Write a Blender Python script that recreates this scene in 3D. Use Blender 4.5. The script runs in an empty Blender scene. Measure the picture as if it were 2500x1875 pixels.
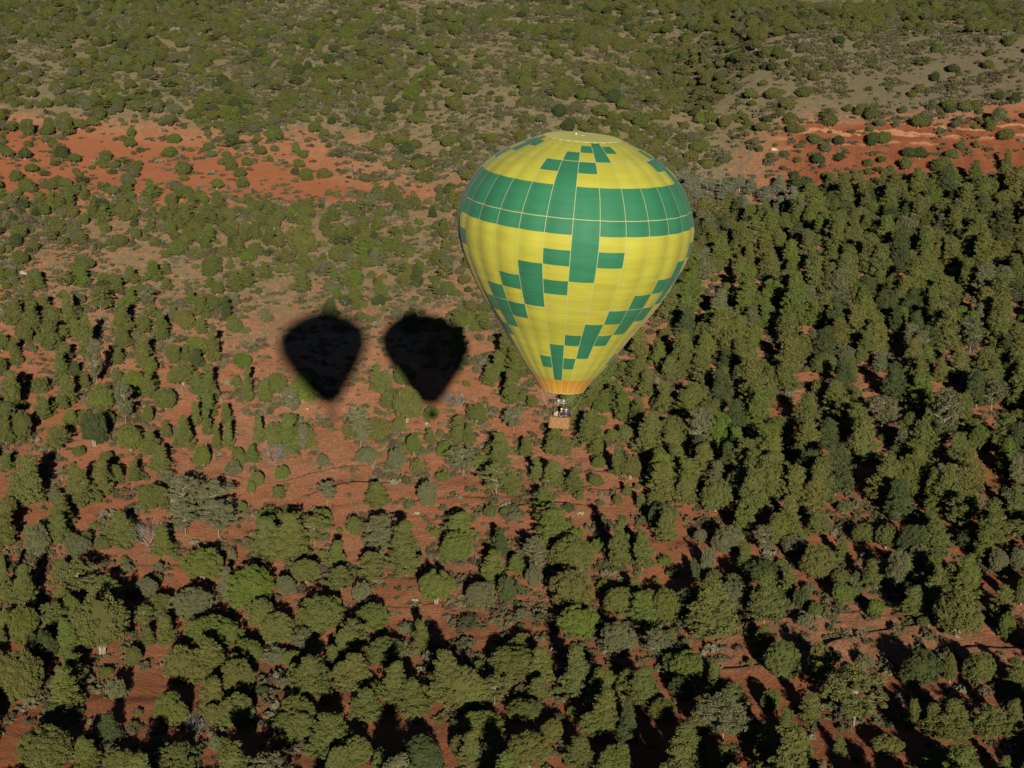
import bpy, math, random
import numpy as np
from mathutils import Vector, Matrix

random.seed(7)
rng = np.random.default_rng(7)
S = bpy.context.scene
COL = S.collection

# ------------------------------------------------------------------ camera, sky, sun, exposure
F = 4000.0                       # focal length in pixels of the 2500 px wide photograph
PITCH = math.radians(15.5)
HC = 105.0                       # height of the camera above the valley floor
cam_d = bpy.data.cameras.new('camera')
cam_d.sensor_width = 36.0
cam_d.lens = 36.0 * F / 2500.0
cam_d.clip_start = 0.1
cam_d.clip_end = 20000
cam = bpy.data.objects.new('camera', cam_d)
COL.objects.link(cam)
cam.location = (0, 0, HC)
cam.rotation_euler = (math.pi / 2 - PITCH, 0, 0)
S.camera = cam

CP, SP = math.cos(PITCH), math.sin(PITCH)


def ray(u, v):
    """world direction of a photograph pixel"""
    x = (u - 1250.0) / F
    y = (937.5 - v) / F
    d = Vector((x, CP + y * SP, -SP + y * CP))
    return d.normalized()


def project(x, y, z):
    x = np.asarray(x, float); y = np.asarray(y, float); dz = np.asarray(z, float) - HC
    depth = y * CP - dz * SP
    up = y * SP + dz * CP
    depth = np.where(depth > 1, depth, 1)
    return 1250 + F * x / depth, 937.5 - F * up / depth, depth


SUN_DIR = ray(827, 1002)         # direction the sunlight travels: the shadow point of the camera
sun_el = math.asin(-SUN_DIR.z)
sun_d = bpy.data.lights.new('sun', 'SUN')
sun_d.energy = 5.0
sun_d.angle = math.radians(0.53)
sun_d.color = (1.0, 0.90, 0.72)
sun = bpy.data.objects.new('sun', sun_d)
COL.objects.link(sun)
sun.rotation_euler = SUN_DIR.to_track_quat('-Z', 'Y').to_euler()
sun.location = (40, -300, 260)

world = bpy.data.worlds.new('World')
S.world = world
world.use_nodes = True
wn = world.node_tree
wn.nodes.clear()
sky = wn.nodes.new('ShaderNodeTexSky')
sky.sky_type = 'NISHITA'
sky.sun_disc = False
sky.sun_elevation = sun_el
sky.air_density = 0.4
sky.dust_density = 0.0
sky.sun_rotation = math.atan2(-SUN_DIR.x, -SUN_DIR.y)
bg = wn.nodes.new('ShaderNodeBackground')
bg.inputs[1].default_value = 0.05
wo = wn.nodes.new('ShaderNodeOutputWorld')
wn.links.new(sky.outputs[0], bg.inputs[0])
wn.links.new(bg.outputs[0], wo.inputs[0])

S.view_settings.view_transform = 'Standard'
S.view_settings.look = 'None'
S.view_settings.exposure = 0.08
S.view_settings.gamma = 1
S.view_settings.use_curve_mapping = False
S.cycles.max_bounces = 4
S.cycles.diffuse_bounces = 1
S.cycles.use_denoising = True


# ------------------------------------------------------------------ small helpers
def sm(a, b, x):
    t = np.clip((np.asarray(x, float) - a) / (b - a), 0, 1)
    return t * t * (3 - 2 * t)


def _h(ix, iy, s):
    n = (ix.astype(np.int64) * 374761393 + iy.astype(np.int64) * 668265263 + s * 1274126177) & 0x7fffffff
    n = ((n ^ (n >> 13)) * 1274126177) & 0x7fffffff
    return ((n ^ (n >> 16)) & 0xffff) / 65535.0


def vnoise(x, y, s=0):
    x = np.asarray(x, float); y = np.asarray(y, float)
    ix = np.floor(x); iy = np.floor(y)
    fx = x - ix; fy = y - iy
    fx = fx * fx * (3 - 2 * fx); fy = fy * fy * (3 - 2 * fy)
    a = _h(ix, iy, s); b = _h(ix + 1, iy, s); c = _h(ix, iy + 1, s); d = _h(ix + 1, iy + 1, s)
    return (a * (1 - fx) + b * fx) * (1 - fy) + (c * (1 - fx) + d * fx) * fy - 0.5


def fbm(x, y, s=0, o=4):
    t = 0; a = 1.0
    for i in range(o):
        t = t + a * vnoise(x * 2 ** i + 17.3 * i, y * 2 ** i - 9.1 * i, s + i)
        a *= 0.5
    return t


def mesh_from(name, verts, faces, mats, smooth=False, fmat=None):
    me = bpy.data.meshes.new(name)
    verts = np.asarray(verts, np.float32)
    if isinstance(faces, np.ndarray):
        k = faces.shape[1]
        me.vertices.add(len(verts)); me.vertices.foreach_set('co', verts.ravel())
        me.loops.add(faces.size); me.loops.foreach_set('vertex_index', faces.ravel().astype(np.int32))
        me.polygons.add(len(faces))
        me.polygons.foreach_set('loop_start', np.arange(0, faces.size, k, dtype=np.int32))
        me.polygons.foreach_set('loop_total', np.full(len(faces), k, np.int32))
        me.update(calc_edges=True)
    else:
        me.from_pydata([tuple(v) for v in verts], [], faces)
        me.update()
    for m in mats:
        me.materials.append(m)
    if fmat is not None:
        me.polygons.foreach_set('material_index', np.asarray(fmat, np.int32))
    me.polygons.foreach_set('use_smooth', np.full(len(me.polygons), smooth))
    return me


def link(name, me, parent=None, **props):
    o = bpy.data.objects.new(name, me)
    COL.objects.link(o)
    if parent is not None:
        o.parent = parent
    for k, v in props.items():
        o[k] = v
    return o


class MB:
    """collects boxes, tubes and quads into one mesh"""
    def __init__(self):
        self.v = []; self.f = []

    def add(self, vs, fs):
        n = len(self.v)
        self.v += [tuple(p) for p in vs]
        self.f += [tuple(i + n for i in f) for f in fs]

    def box(self, c, s, rot=None):
        vs = [Vector((sx * s[0] / 2, sy * s[1] / 2, sz * s[2] / 2)) for sz in (-1, 1) for sy in (-1, 1) for sx in (-1, 1)]
        if rot is not None:
            vs = [rot @ p for p in vs]
        vs = [p + Vector(c) for p in vs]
        self.add(vs, [(0, 2, 3, 1), (4, 5, 7, 6), (0, 1, 5, 4), (2, 6, 7, 3), (0, 4, 6, 2), (1, 3, 7, 5)])

    def tube(self, pts, rad, n=6, cap=True):
        pts = [Vector(p) for p in pts]
        if not hasattr(rad, '__len__'):
            rad = [rad] * len(pts)
        rings = []
        for i, p in enumerate(pts):
            d = (pts[min(i + 1, len(pts) - 1)] - pts[max(i - 1, 0)]).normalized()
            a = d.cross(Vector((0, 0, 1)))
            if a.length < 0.05:
                a = d.cross(Vector((1, 0, 0)))
            a.normalize(); b = d.cross(a)
            rings.append([p + rad[i] * (math.cos(2 * math.pi * k / n) * a + math.sin(2 * math.pi * k / n) * b) for k in range(n)])
        vs = [q for r in rings for q in r]
        fs = []
        for i in range(len(pts) - 1):
            for k in range(n):
                fs.append((i * n + k, i * n + (k + 1) % n, (i + 1) * n + (k + 1) % n, (i + 1) * n + k))
        if cap:
            fs.append(tuple(range(n))[::-1]); fs.append(tuple((len(pts) - 1) * n + k for k in range(n)))
        self.add(vs, fs)

    def lathe(self, prof, n=12, c=(0, 0, 0)):
        vs = [(c[0] + r * math.cos(2 * math.pi * k / n), c[1] + r * math.sin(2 * math.pi * k / n), c[2] + z) for r, z in prof for k in range(n)]
        fs = [(i * n + k, i * n + (k + 1) % n, (i + 1) * n + (k + 1) % n, (i + 1) * n + k) for i in range(len(prof) - 1) for k in range(n)]
        self.add(vs, fs)

    def mesh(self, name, mat, smooth=False):
        return mesh_from(name, self.v, self.f, [mat] if mat else [], smooth)


# ------------------------------------------------------------------ materials
def new_mat(name):
    m = bpy.data.materials.new(name)
    m.use_nodes = True
    m.node_tree.nodes.clear()
    return m, m.node_tree.nodes, m.node_tree.links


def node(nodes, typ, **kw):
    n = nodes.new(typ)
    for k, v in kw.items():
        setattr(n, k, v)
    return n


def simple_mat(name, col, rough=0.6, metal=0.0, noise=0.15, scale=20.0, bump=0.0, bscale=60.0):
    m, N, L = new_mat(name)
    out = N.new('ShaderNodeOutputMaterial')
    p = N.new('ShaderNodeBsdfPrincipled')
    L.new(p.outputs[0], out.inputs[0])
    tc = N.new('ShaderNodeTexCoord')
    nz = node(N, 'ShaderNodeTexNoise'); nz.inputs['Scale'].default_value = scale; nz.inputs['Detail'].default_value = 4
    L.new(tc.outputs['Object'], nz.inputs['Vector'])
    mr = N.new('ShaderNodeMapRange'); mr.inputs[3].default_value = 1 - noise; mr.inputs[4].default_value = 1 + noise
    mr.inputs[1].default_value = 0.3; mr.inputs[2].default_value = 0.7
    L.new(nz.outputs[0], mr.inputs[0])
    mx = node(N, 'ShaderNodeVectorMath', operation='SCALE')
    mx.inputs[0].default_value = col
    L.new(mr.outputs[0], mx.inputs['Scale'])
    L.new(mx.outputs[0], p.inputs['Base Color'])
    p.inputs['Roughness'].default_value = rough
    p.inputs['Metallic'].default_value = metal
    p.inputs['Specular IOR Level'].default_value = 0.3
    if bump:
        b = N.new('ShaderNodeBump'); b.inputs['Strength'].default_value = bump; b.inputs['Distance'].default_value = 0.01
        n2 = N.new('ShaderNodeTexNoise'); n2.inputs['Scale'].default_value = bscale
        L.new(tc.outputs['Object'], n2.inputs['Vector'])
        L.new(n2.outputs[0], b.inputs['Height']); L.new(b.outputs[0], p.inputs['Normal'])
    return m


def foliage_mat(name, instancer=False):
    """leaf colour: the tree's own colour, varied per tree and per spray"""
    m, N, L = new_mat(name)
    out = N.new('ShaderNodeOutputMaterial')
    oi = N.new('ShaderNodeObjectInfo')
    if instancer:
        at = node(N, 'ShaderNodeAttribute', attribute_name='tint', attribute_type='INSTANCER')
        base = at.outputs['Color']
    else:
        base = oi.outputs['Color']
    tone = node(N, 'ShaderNodeAttribute', attribute_name='tone', attribute_type='GEOMETRY')
    hs = N.new('ShaderNodeHueSaturation')
    mr = N.new('ShaderNodeMapRange'); mr.inputs[3].default_value = 0.485; mr.inputs[4].default_value = 0.512
    L.new(oi.outputs['Random'], mr.inputs[0]); L.new(mr.outputs[0], hs.inputs['Hue'])
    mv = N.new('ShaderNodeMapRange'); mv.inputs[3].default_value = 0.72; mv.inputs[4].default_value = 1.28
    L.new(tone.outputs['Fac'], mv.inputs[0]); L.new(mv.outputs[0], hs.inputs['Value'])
    L.new(base, hs.inputs['Color'])
    d = N.new('ShaderNodeBsdfDiffuse'); d.inputs['Roughness'].default_value = 0.6
    t = N.new('ShaderNodeBsdfTranslucent')
    L.new(hs.outputs[0], d.inputs[0]); L.new(hs.outputs[0], t.inputs[0])
    mx = N.new('ShaderNodeMixShader'); mx.inputs[0].default_value = 0.15
    L.new(d.outputs[0], mx.inputs[1]); L.new(t.outputs[0], mx.inputs[2])
    L.new(mx.outputs[0], out.inputs[0])
    return m


M_LEAF = foliage_mat('evergreen_foliage')
M_LEAF_I = foliage_mat('evergreen_foliage_far', True)
M_BARK = simple_mat('grey_bark', (0.30, 0.26, 0.20), 0.9, noise=0.3, scale=3)
M_DEAD = simple_mat('weathered_deadwood', (0.27, 0.26, 0.25), 0.9, noise=0.3, scale=3)
M_ROCK = simple_mat('pale_sandstone', (0.52, 0.38, 0.30), 0.95, noise=0.35, scale=1.5, bump=0.8, bscale=6)


def ground_mat():
    m, N, L = new_mat('desert_ground')
    out = N.new('ShaderNodeOutputMaterial')
    tc = N.new('ShaderNodeTexCoord')
    red = node(N, 'ShaderNodeAttribute', attribute_name='red', attribute_type='GEOMETRY')
    grey = node(N, 'ShaderNodeAttribute', attribute_name='grey', attribute_type='GEOMETRY')
    strata = node(N, 'ShaderNodeAttribute', attribute_name='cliff', attribute_type='GEOMETRY')
    def noise(scale, detail=5, rough=0.6, dist=0.0):
        n = N.new('ShaderNodeTexNoise'); n.inputs['Scale'].default_value = scale; n.inputs['Detail'].default_value = detail
        n.inputs['Roughness'].default_value = rough; n.inputs['Distortion'].default_value = dist
        L.new(tc.outputs['Object'], n.inputs['Vector']); return n.outputs[0]
    def ramp(src, a, b, c0=0.0, c1=1.0):
        r = N.new('ShaderNodeMapRange'); r.interpolation_type = 'SMOOTHSTEP'
        r.inputs[1].default_value = a; r.inputs[2].default_value = b; r.inputs[3].default_value = c0; r.inputs[4].default_value = c1
        L.new(src, r.inputs[0]); return r.outputs[0]
    def mix(f, a, b):
        x = node(N, 'ShaderNodeMix', data_type='RGBA')
        if isinstance(f, float): x.inputs[0].default_value = f
        else: L.new(f, x.inputs[0])
        for i, c in ((6, a), (7, b)):
            if isinstance(c, tuple): x.inputs[i].default_value = (*c, 1)
            else: L.new(c, x.inputs[i])
        return x.outputs[2]
    def math_(op, a, b):
        x = node(N, 'ShaderNodeMath', operation=op)
        for i, c in ((0, a), (1, b)):
            if isinstance(c, (int, float)): x.inputs[i].default_value = c
            else: L.new(c, x.inputs[i])
        return x.outputs[0]
    n_big = noise(0.05); n_mid = noise(0.35, 6, 0.65); n_fine = noise(1.9, 5, 0.7); n_grain = noise(7.0, 4, 0.7)
    soil = mix(ramp(n_mid, .35, .68), (0.290, 0.098, 0.046), (0.315, 0.135, 0.078))
    soil = mix(ramp(n_big, .40, .62, 0, .45), soil, (0.32, 0.172, 0.110))
    soil = mix(ramp(red.outputs['Fac'], .72, .95, 0, .75), soil, mix(ramp(n_fine, .4, .65), (0.225, 0.068, 0.030), (0.275, 0.100, 0.052)))
    tan = mix(ramp(n_mid, .38, .66), (0.165, 0.130, 0.078), (0.235, 0.185, 0.115))
    gry = mix(ramp(n_mid, .38, .66), (0.125, 0.098, 0.074), (0.165, 0.132, 0.100))
    base = mix(grey.outputs['Fac'], tan, gry)
    rf = math_('ADD', red.outputs['Fac'], math_('MULTIPLY', math_('SUBTRACT', n_mid, 0.5), 1.7))
    col = mix(ramp(rf, .35, .65), base, soil)
    # sparse grass and low herbs, thinnest where the soil is reddest
    gf = math_('SUBTRACT', n_fine, math_('MULTIPLY', red.outputs['Fac'], 0.13))
    col = mix(ramp(gf, .37, .48, 0, .72), col, (0.105, 0.092, 0.052))
    pal = noise(3.1, 3, 0.6)
    col = mix(ramp(pal, .66, .72, 0, .6), col, (0.26, 0.22, 0.14))
    # pale and dark rock beds on the cut slope
    sep = N.new('ShaderNodeSeparateXYZ'); L.new(tc.outputs['Object'], sep.inputs[0])
    zz = math_('ADD', math_('MULTIPLY', sep.outputs['Z'], 2.2), math_('ADD', math_('MULTIPLY', n_big, 16.0), math_('MULTIPLY', n_mid, 3.5)))
    wv = math_('SINE', zz, 0)
    face = node(N, 'ShaderNodeAttribute', attribute_name='face', attribute_type='GEOMETRY')
    col = mix(math_('MULTIPLY', ramp(n_mid, .38, .62, .45, 1.0), face.outputs['Fac']), col, (0.170, 0.058, 0.030))
    st = math_('MULTIPLY', ramp(wv, .35, .95), strata.outputs['Fac'])
    col = mix(st, col, (0.36, 0.18, 0.10))
    hs = N.new('ShaderNodeHueSaturation')
    L.new(ramp(n_grain, .3, .7, .80, 1.18), hs.inputs['Value']); L.new(col, hs.inputs['Color'])
    d = N.new('ShaderNodeBsdfDiffuse'); d.inputs['Roughness'].default_value = 1.0
    L.new(hs.outputs[0], d.inputs[0])
    hs.inputs['Saturation'].default_value = 1.0
    b = N.new('ShaderNodeBump'); b.inputs['Strength'].default_value = 0.75; b.inputs['Distance'].default_value = 0.35
    hh = math_('ADD', math_('MULTIPLY', n_mid, 2.2), math_('ADD', n_fine, math_('MULTIPLY', n_grain, 0.2)))
    L.new(hh, b.inputs['Height']); L.new(b.outputs[0], d.inputs['Normal'])
    L.new(d.outputs[0], out.inputs[0])
    return m


M_GROUND = ground_mat()

# ------------------------------------------------------------------ the land
RL = [0, 190, 262, 318, 378, 425, 510, 595, 720, 850, 1000, 1500, 2600, 6000]
ZL = [0, 0, 0, 2.5, 7.3, 13, 28, 43, 60, 69.5, 73, 60, 0, -6]
RR = [0, 190, 262, 340, 408, 476, 540, 580, 650, 760, 860, 960, 1250, 2600, 6000]
ZR = [0, 0, 0, 3, 9, 16, 22.5, 41, 67, 69, 69.5, 62, 20, 0, -6]


def base_height(x, y):
    r = np.hypot(x, y)
    az = np.arctan2(x, np.where(y > 1e-6, y, 1e-6))
    uu = 1250 + 4000 * np.tan(np.clip(az, -1.2, 1.2))
    wob = 60 * fbm(r / 90.0, az * 3, 31, 3)
    w = sm(1580, 1960, uu + wob)
    zl = np.interp(r + 14 * fbm(x / 130, y / 130, 3, 2), RL, ZL)
    zr = np.interp(r + 10 * fbm(x / 60, y / 60, 5, 3), RR, ZR)
    z = zl * (1 - w) + zr * w
    g = np.exp(-((uu - (1790 + (r - 500) * -0.85)) / 120.0) ** 2) * sm(430, 520, r) * (1 - sm(720, 840, r))
    z = z - 9.0 * g
    z = z + 5.5 * np.exp(-((uu - (1280 - (r - 520) * 0.9)) / 210.0) ** 2) * sm(440, 560, r) * (1 - sm(720, 860, r))
    front = sm(-50, 80, y)
    return z * front, r, uu


MASK_U = np.array([0, 250, 500, 750, 1000, 1250, 1500, 1750, 2000, 2250, 2500.])
RED_V = np.array([0, 90, 150, 235, 290, 330, 380, 430, 480, 520, 600, 700, 800, 950, 1875.])
RED = np.array([
    [0, 0, 0, .05, .2, .1, .0, 0, 0, 0, .0],
    [0, 0, 0, 0, .05, .05, .05, .0, 0, 0, 0],
    [0, 0, 0, 0, 0, .0, .05, 0, 0, 0, .1],
    [.1, .1, .1, .1, .15, .15, .15, .1, .1, .1, .2],
    [.9, .6, .5, .35, .25, .2, .2, .2, .5, .6, .9],
    [1., .95, .8, .7, .4, .3, .25, .2, 1, 1, 1],
    [1., 1., .95, .8, .4, .3, .3, .3, 1, 1, 1],
    [1., 1, 1, 1, .6, .4, .35, .3, 1, 1, 1],
    [.9, .75, .8, 1, .85, .5, .4, .4, .8, 1, 1],
    [.55, .45, .45, .5, .5, .4, .4, .5, .7, .85, .85],
    [.6, .5, .42, .35, .4, .45, .45, .5, .6, .65, .7],
    [.7, .55, .45, .42, .45, .5, .55, .6, .65, .7, .75],
    [.75, .65, .55, .52, .55, .6, .6, .65, .7, .75, .8],
    [.85, .8, .75, .75, .75, .75, .8, .85, .85, .85, .9],
    [.95, .95, .9, .9, .9, .9, .9, .95, .95, .95, .95]])
DEN_V = np.array([0, 40, 100, 160, 230, 300, 350, 400, 440, 480, 540, 620, 700, 790, 900, 1050, 1200, 1875.])
DEN = np.array([
    [.80, .80, .6, .25, .2, .35, .6, .9, .95, .9, .85],
    [.85, .85, .8, .4, .45, .75, .75, .95, 1, 1, 1],
    [.85, .85, .85, .7, .6, .7, .8, .5, .4, .55, .45],
    [.85, .8, .9, .85, .75, .6, .9, .6, .5, .3, .18],
    [.8, .85, .9, .9, .8, .75, .95, .85, .55, .35, .2],
    [.45, .6, .8, .9, .85, .8, .95, .95, .6, .55, .4],
    [.3, .4, .45, .5, .8, .85, .95, .95, .35, .35, .3],
    [.25, .25, .3, .4, .7, .85, .95, .9, .3, .3, .28],
    [.6, .4, .22, .28, .55, .8, .95, .95, .4, .3, .28],
    [.9, .95, .75, .45, .6, .8, .95, .95, .95, .95, .9],
    [.75, .7, .85, .9, .8, .85, .9, .9, .7, .7, .8],
    [.5, .6, .75, .8, .85, .85, .85, .85, .8, .85, .9],
    [.5, .6, .6, .6, .7, .7, .8, .9, .95, .95, .95],
    [.6, .5, .45, .35, .4, .55, .7, .9, .95, .95, .95],
    [.5, .45, .3, .3, .35, .5, .8, .95, 1, 1, 1],
    [.5, .4, .3, .25, .35, .5, .85, 1, 1, .95, .95],
    [.4, .35, .35, .3, .35, .45, .6, .8, .8, .6, .6],
    [.65, .6, .55, .65, .65, .65, .65, .65, .6, .6, .6]])


def grid_at(u, v, V, G):
    u = np.clip(u, 0, 2500); v = np.clip(v, V[0], V[-1])
    fi = np.interp(v, V, np.arange(len(V))); i = np.clip(fi.astype(int), 0, len(V) - 2); fi = fi - i
    fj = u / 250.0; j = np.clip(fj.astype(int), 0, 9); fj = fj - j
    return (G[i, j] * (1 - fj) + G[i, j + 1] * fj) * (1 - fi) + (G[i + 1, j] * (1 - fj) + G[i + 1, j + 1] * fj) * fi


def blob(u, v, cu, cv, ru, rv):
    return np.exp(-(((u - cu) / ru) ** 4 + ((v - cv) / rv) ** 4))


def height(x, y, full=False):
    z0, r, uu = base_height(x, y)
    u, v, dep = project(x, y, z0)
    near = sm(150, 260, r)
    z = z0 + (3.2 + 3.2 * sm(430, 600, r)) * fbm(x / 75, y / 75, 11, 3) * near + 0.8 * fbm(x / 14, y / 14, 15, 3) + 0.20 * fbm(x / 3.2, y / 3.2, 19, 2)
    # low rock ledges: the ground rises gently and drops again, away from the camera
    led = (blob(u, v, 2130, 1560, 480, 110) + blob(u, v, 1300, 1190, 420, 80) + blob(u, v, 780, 1190, 260, 70)
           + 0.3 * blob(u, v, 560, 1420, 520, 60) + 0.5 * blob(u, v, 1080, 1480, 300, 90))
    led = np.clip(led, 0, 1) * sm(-.12, .12, vnoise(x / 24, y / 16, 97) + .12 + .3 * (u > 1650))
    ph = (y - 0.22 * x + 9 * fbm(x / 22, y / 22, 23, 3)) / 11.0
    fr = ph - np.floor(ph)
    saw = fr * (1 - sm(.93, 1.0, fr))
    z = z + led * 0.75 * saw * (0.4 + 1.2 * (vnoise(x / 11, y / 11, 29) + .5))
    # gullied, stepped face of the red cut
    cl = sm(1850, 1960, u) * sm(300, 325, v) * (1 - sm(430, 470, v)) * (u < 2800)
    z = z + cl * (3.4 * np.abs(fbm(x / 8, y / 40, 37, 3)) + 0.5 * np.sin(z * 2.4))
    if not full:
        return z
    red = grid_at(u, v, RED_V, RED)
    # where the same ground runs on outside the picture, keep the nearest values
    grey = sm(1900, 2250, u) * (1 - sm(300, 340, v)) * sm(60, 100, v) + 0.35 * sm(1500, 1900, u) * (1 - sm(250, 320, v))
    flat = blob(u, v, 2130, 1560, 480, 90) * (u > 1750)
    red = red - 0.25 * flat
    return z, red, np.clip(grey, 0, 1), np.clip(cl, 0, 1) * sm(300, 330, v) * (1 - sm(345, 375, v)), np.clip(cl, 0, 1)


def hgt(x, y):
    return float(height(np.array([x]), np.array([y]))[0])


def build_ground():
    azd = np.concatenate([np.linspace(-180, -50, 14), np.linspace(-46, -22, 18), np.linspace(-21, 21, 640), np.linspace(22, 46, 18), np.linspace(50, 180, 14)])
    azd = np.unique(azd)[:-1]
    rs = np.concatenate([[0.5, 60, 110, 150], np.geomspace(170, 960, 700), np.geomspace(975, 12000, 60)])
    A, R = np.meshgrid(np.radians(azd), rs)
    X = R * np.sin(A); Y = R * np.cos(A)
    Z, red, grey, cl, fc_ = height(X, Y, True)
    far = sm(1300, 2500, R)
    Z = Z + far * 60 * fbm(X / 900, Y / 900, 41, 4) * sm(1500, 4000, R)
    nr, na = X.shape
    idx = np.arange(nr * na).reshape(nr, na)
    a = idx[:-1]; b = idx[1:]
    a2 = np.roll(a, -1, 1); b2 = np.roll(b, -1, 1)
    F4 = np.stack([a, a2, b2, b], -1).reshape(-1, 4)
    me = mesh_from('ground', np.stack([X, Y, Z], -1).reshape(-1, 3), F4, [M_GROUND], True)
    for nm, arr in (('red', red * (1 - far)), ('grey', np.maximum(grey, far)), ('cliff', cl), ('face', fc_)):
        at = me.attributes.new(nm, 'FLOAT', 'POINT')
        at.data.foreach_set('value', arr.astype(np.float32).ravel())
    return link('ground', me, kind='structure', label='red desert soil with dry grass rising to a scrubby mesa')


build_ground()


def ground_hit(u, v):
    d = ray(u, v)
    t = np.arange(150, 1500, 0.5)
    X = d.x * t; Y = d.y * t; Z = HC + d.z * t
    H = height(X, Y)
    k = np.argmax(Z < H)
    if Z[k] >= H[k]:
        return None
    return X[k], Y[k], H[k], t[k]


# ------------------------------------------------------------------ tree shapes
def ico_core(rx, rz, zc, seed, n=10):
    """a closed lumpy inner mass of foliage"""
    vs = []; fs = []
    for i in range(n + 1):
        th = math.pi * i / n
        for j in range(2 * n):
            ph = math.pi * j / n
            q = 0.86 + 0.25 * float(vnoise(np.array([3 + 2 * math.sin(th) * math.cos(ph) + seed]), np.array([2 * math.sin(th) * math.sin(ph) + 3 * math.cos(th)]), 5)[0])
            vs.append((rx * q * math.sin(th) * math.cos(ph), rx * q * math.sin(th) * math.sin(ph), zc + rz * q * math.cos(th)))
    m = 2 * n
    for i in range(n):
        for j in range(m):
            fs.append((i * m + j, i * m + (j + 1) % m, (i + 1) * m + (j + 1) % m)); fs.append((i * m + j, (i + 1) * m + (j + 1) % m, (i + 1) * m + j))
    return np.array(vs), np.array(fs)


def leaf_cloud(centres, radii, per, size, R_, up=0.35, tone=None, flat=0.5):
    """small triangles shingled over little sprays; returns verts, faces, tone"""
    V = []; T = []
    for i, (c, rd) in enumerate(zip(centres, radii)):
        n = per
        d = R_.normal(size=(n, 3)); d /= np.linalg.norm(d, axis=1, keepdims=True)
        c = np.asarray(c)
        p = c + d * rd * R_.uniform(0.55, 1.05, (n, 1)) * np.array([1, 1, 0.85])
        nrm = d + R_.normal(size=(n, 3)) * flat + np.array([0, 0, up])
        nrm /= np.linalg.norm(nrm, axis=1, keepdims=True)
        a = np.cross(nrm, R_.normal(size=(n, 3))); a /= np.linalg.norm(a, axis=1, keepdims=True) + 1e-9
        b = np.cross(nrm, a)
        s = size * R_.uniform(0.7, 1.35, (n, 1))
        tri = np.stack([p + a * s, p - a * s * .5 + b * s * .75, p - a * s * .5 - b * s * .75], 1)
        V.append(tri.reshape(-1, 3))
        tn = (tone[i] if tone is not None else 0.5) + R_.normal(size=n) * 0.13
        T.append(np.repeat(tn, 3))
    V = np.concatenate(V); T = np.clip(np.concatenate(T), 0, 1)
    Fc = np.arange(len(V)).reshape(-1, 3)
    return V, Fc, T


def crown_mesh(name, parts):
    V = []; Fs = []; T = []; n = 0
    for v, f, t in parts:
        V.append(v); Fs.append(f + n); T.append(t); n += len(v)
    me = mesh_from(name, np.concatenate(V), np.concatenate(Fs), [M_LEAF], False)
    at = me.attributes.new('tone', 'FLOAT', 'POINT')
    at.data.foreach_set('value', np.concatenate(T).astype(np.float32))
    return me


def juniper_variant(seed):
    """unit tree: crown radius about 1, height about 1.7 (scaled per tree)"""
    R_ = np.random.default_rng(100 + seed)
    lobes = [(0, 0, .92, .72, .80)]
    for k in range(R_.integers(3, 7)):
        a = R_.uniform(0, 2 * math.pi); d = R_.uniform(.25, .48)
        lobes.append((d * math.cos(a), d * math.sin(a), R_.uniform(.5, 1.15), R_.uniform(.40, .58), R_.uniform(.45, .62)))
    C = []; Rd = []; tone = []
    for (x, y, z, r, h) in lobes:
        n = int(95 * r * r / .36) if r > .6 else int(60 * r * r / .2)
        for _ in range(n):
            d = R_.normal(size=3); d /= np.linalg.norm(d)
            if d[2] < -0.75:
                continue
            q = R_.uniform(.90, 1.06)
            p = np.array([x + d[0] * r * q, y + d[1] * r * q, z + d[2] * h * q])
            if p[2] < 0.10:
                continue
            inside = False
            for (x2, y2, z2, r2, h2) in lobes:
                if ((p[0] - x2) / r2) ** 2 + ((p[1] - y2) / r2) ** 2 + ((p[2] - z2) / h2) ** 2 < .72:
                    inside = True; break
            if inside:
                continue
            C.append(p); Rd.append(R_.uniform(.085, .15)); tone.append(R_.uniform(.25, .75))
    parts = [(*leaf_cloud(C, Rd, 34, 0.040, R_, tone=tone),)]
    for (x, y, z, r, h) in lobes:
        v, f = ico_core(r * .86, h * .86, z, seed)
        v = v + np.array([x, y, 0]); v[:, 2] = np.maximum(v[:, 2], .1)
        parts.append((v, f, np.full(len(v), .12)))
    tr = MB()
    for k in range(4):
        a = R_.uniform(0, 6.28); t = .30
        tr.tube([(0.03 * math.cos(a), 0.03 * math.sin(a), -.1), (.08 * math.cos(a), .08 * math.sin(a), .25), (t * math.cos(a), t * math.sin(a), .8)], [.06, .045, .02], 5)
    return crown_mesh('juniper_crown', parts), tr.mesh('juniper_trunk', M_BARK)


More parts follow.
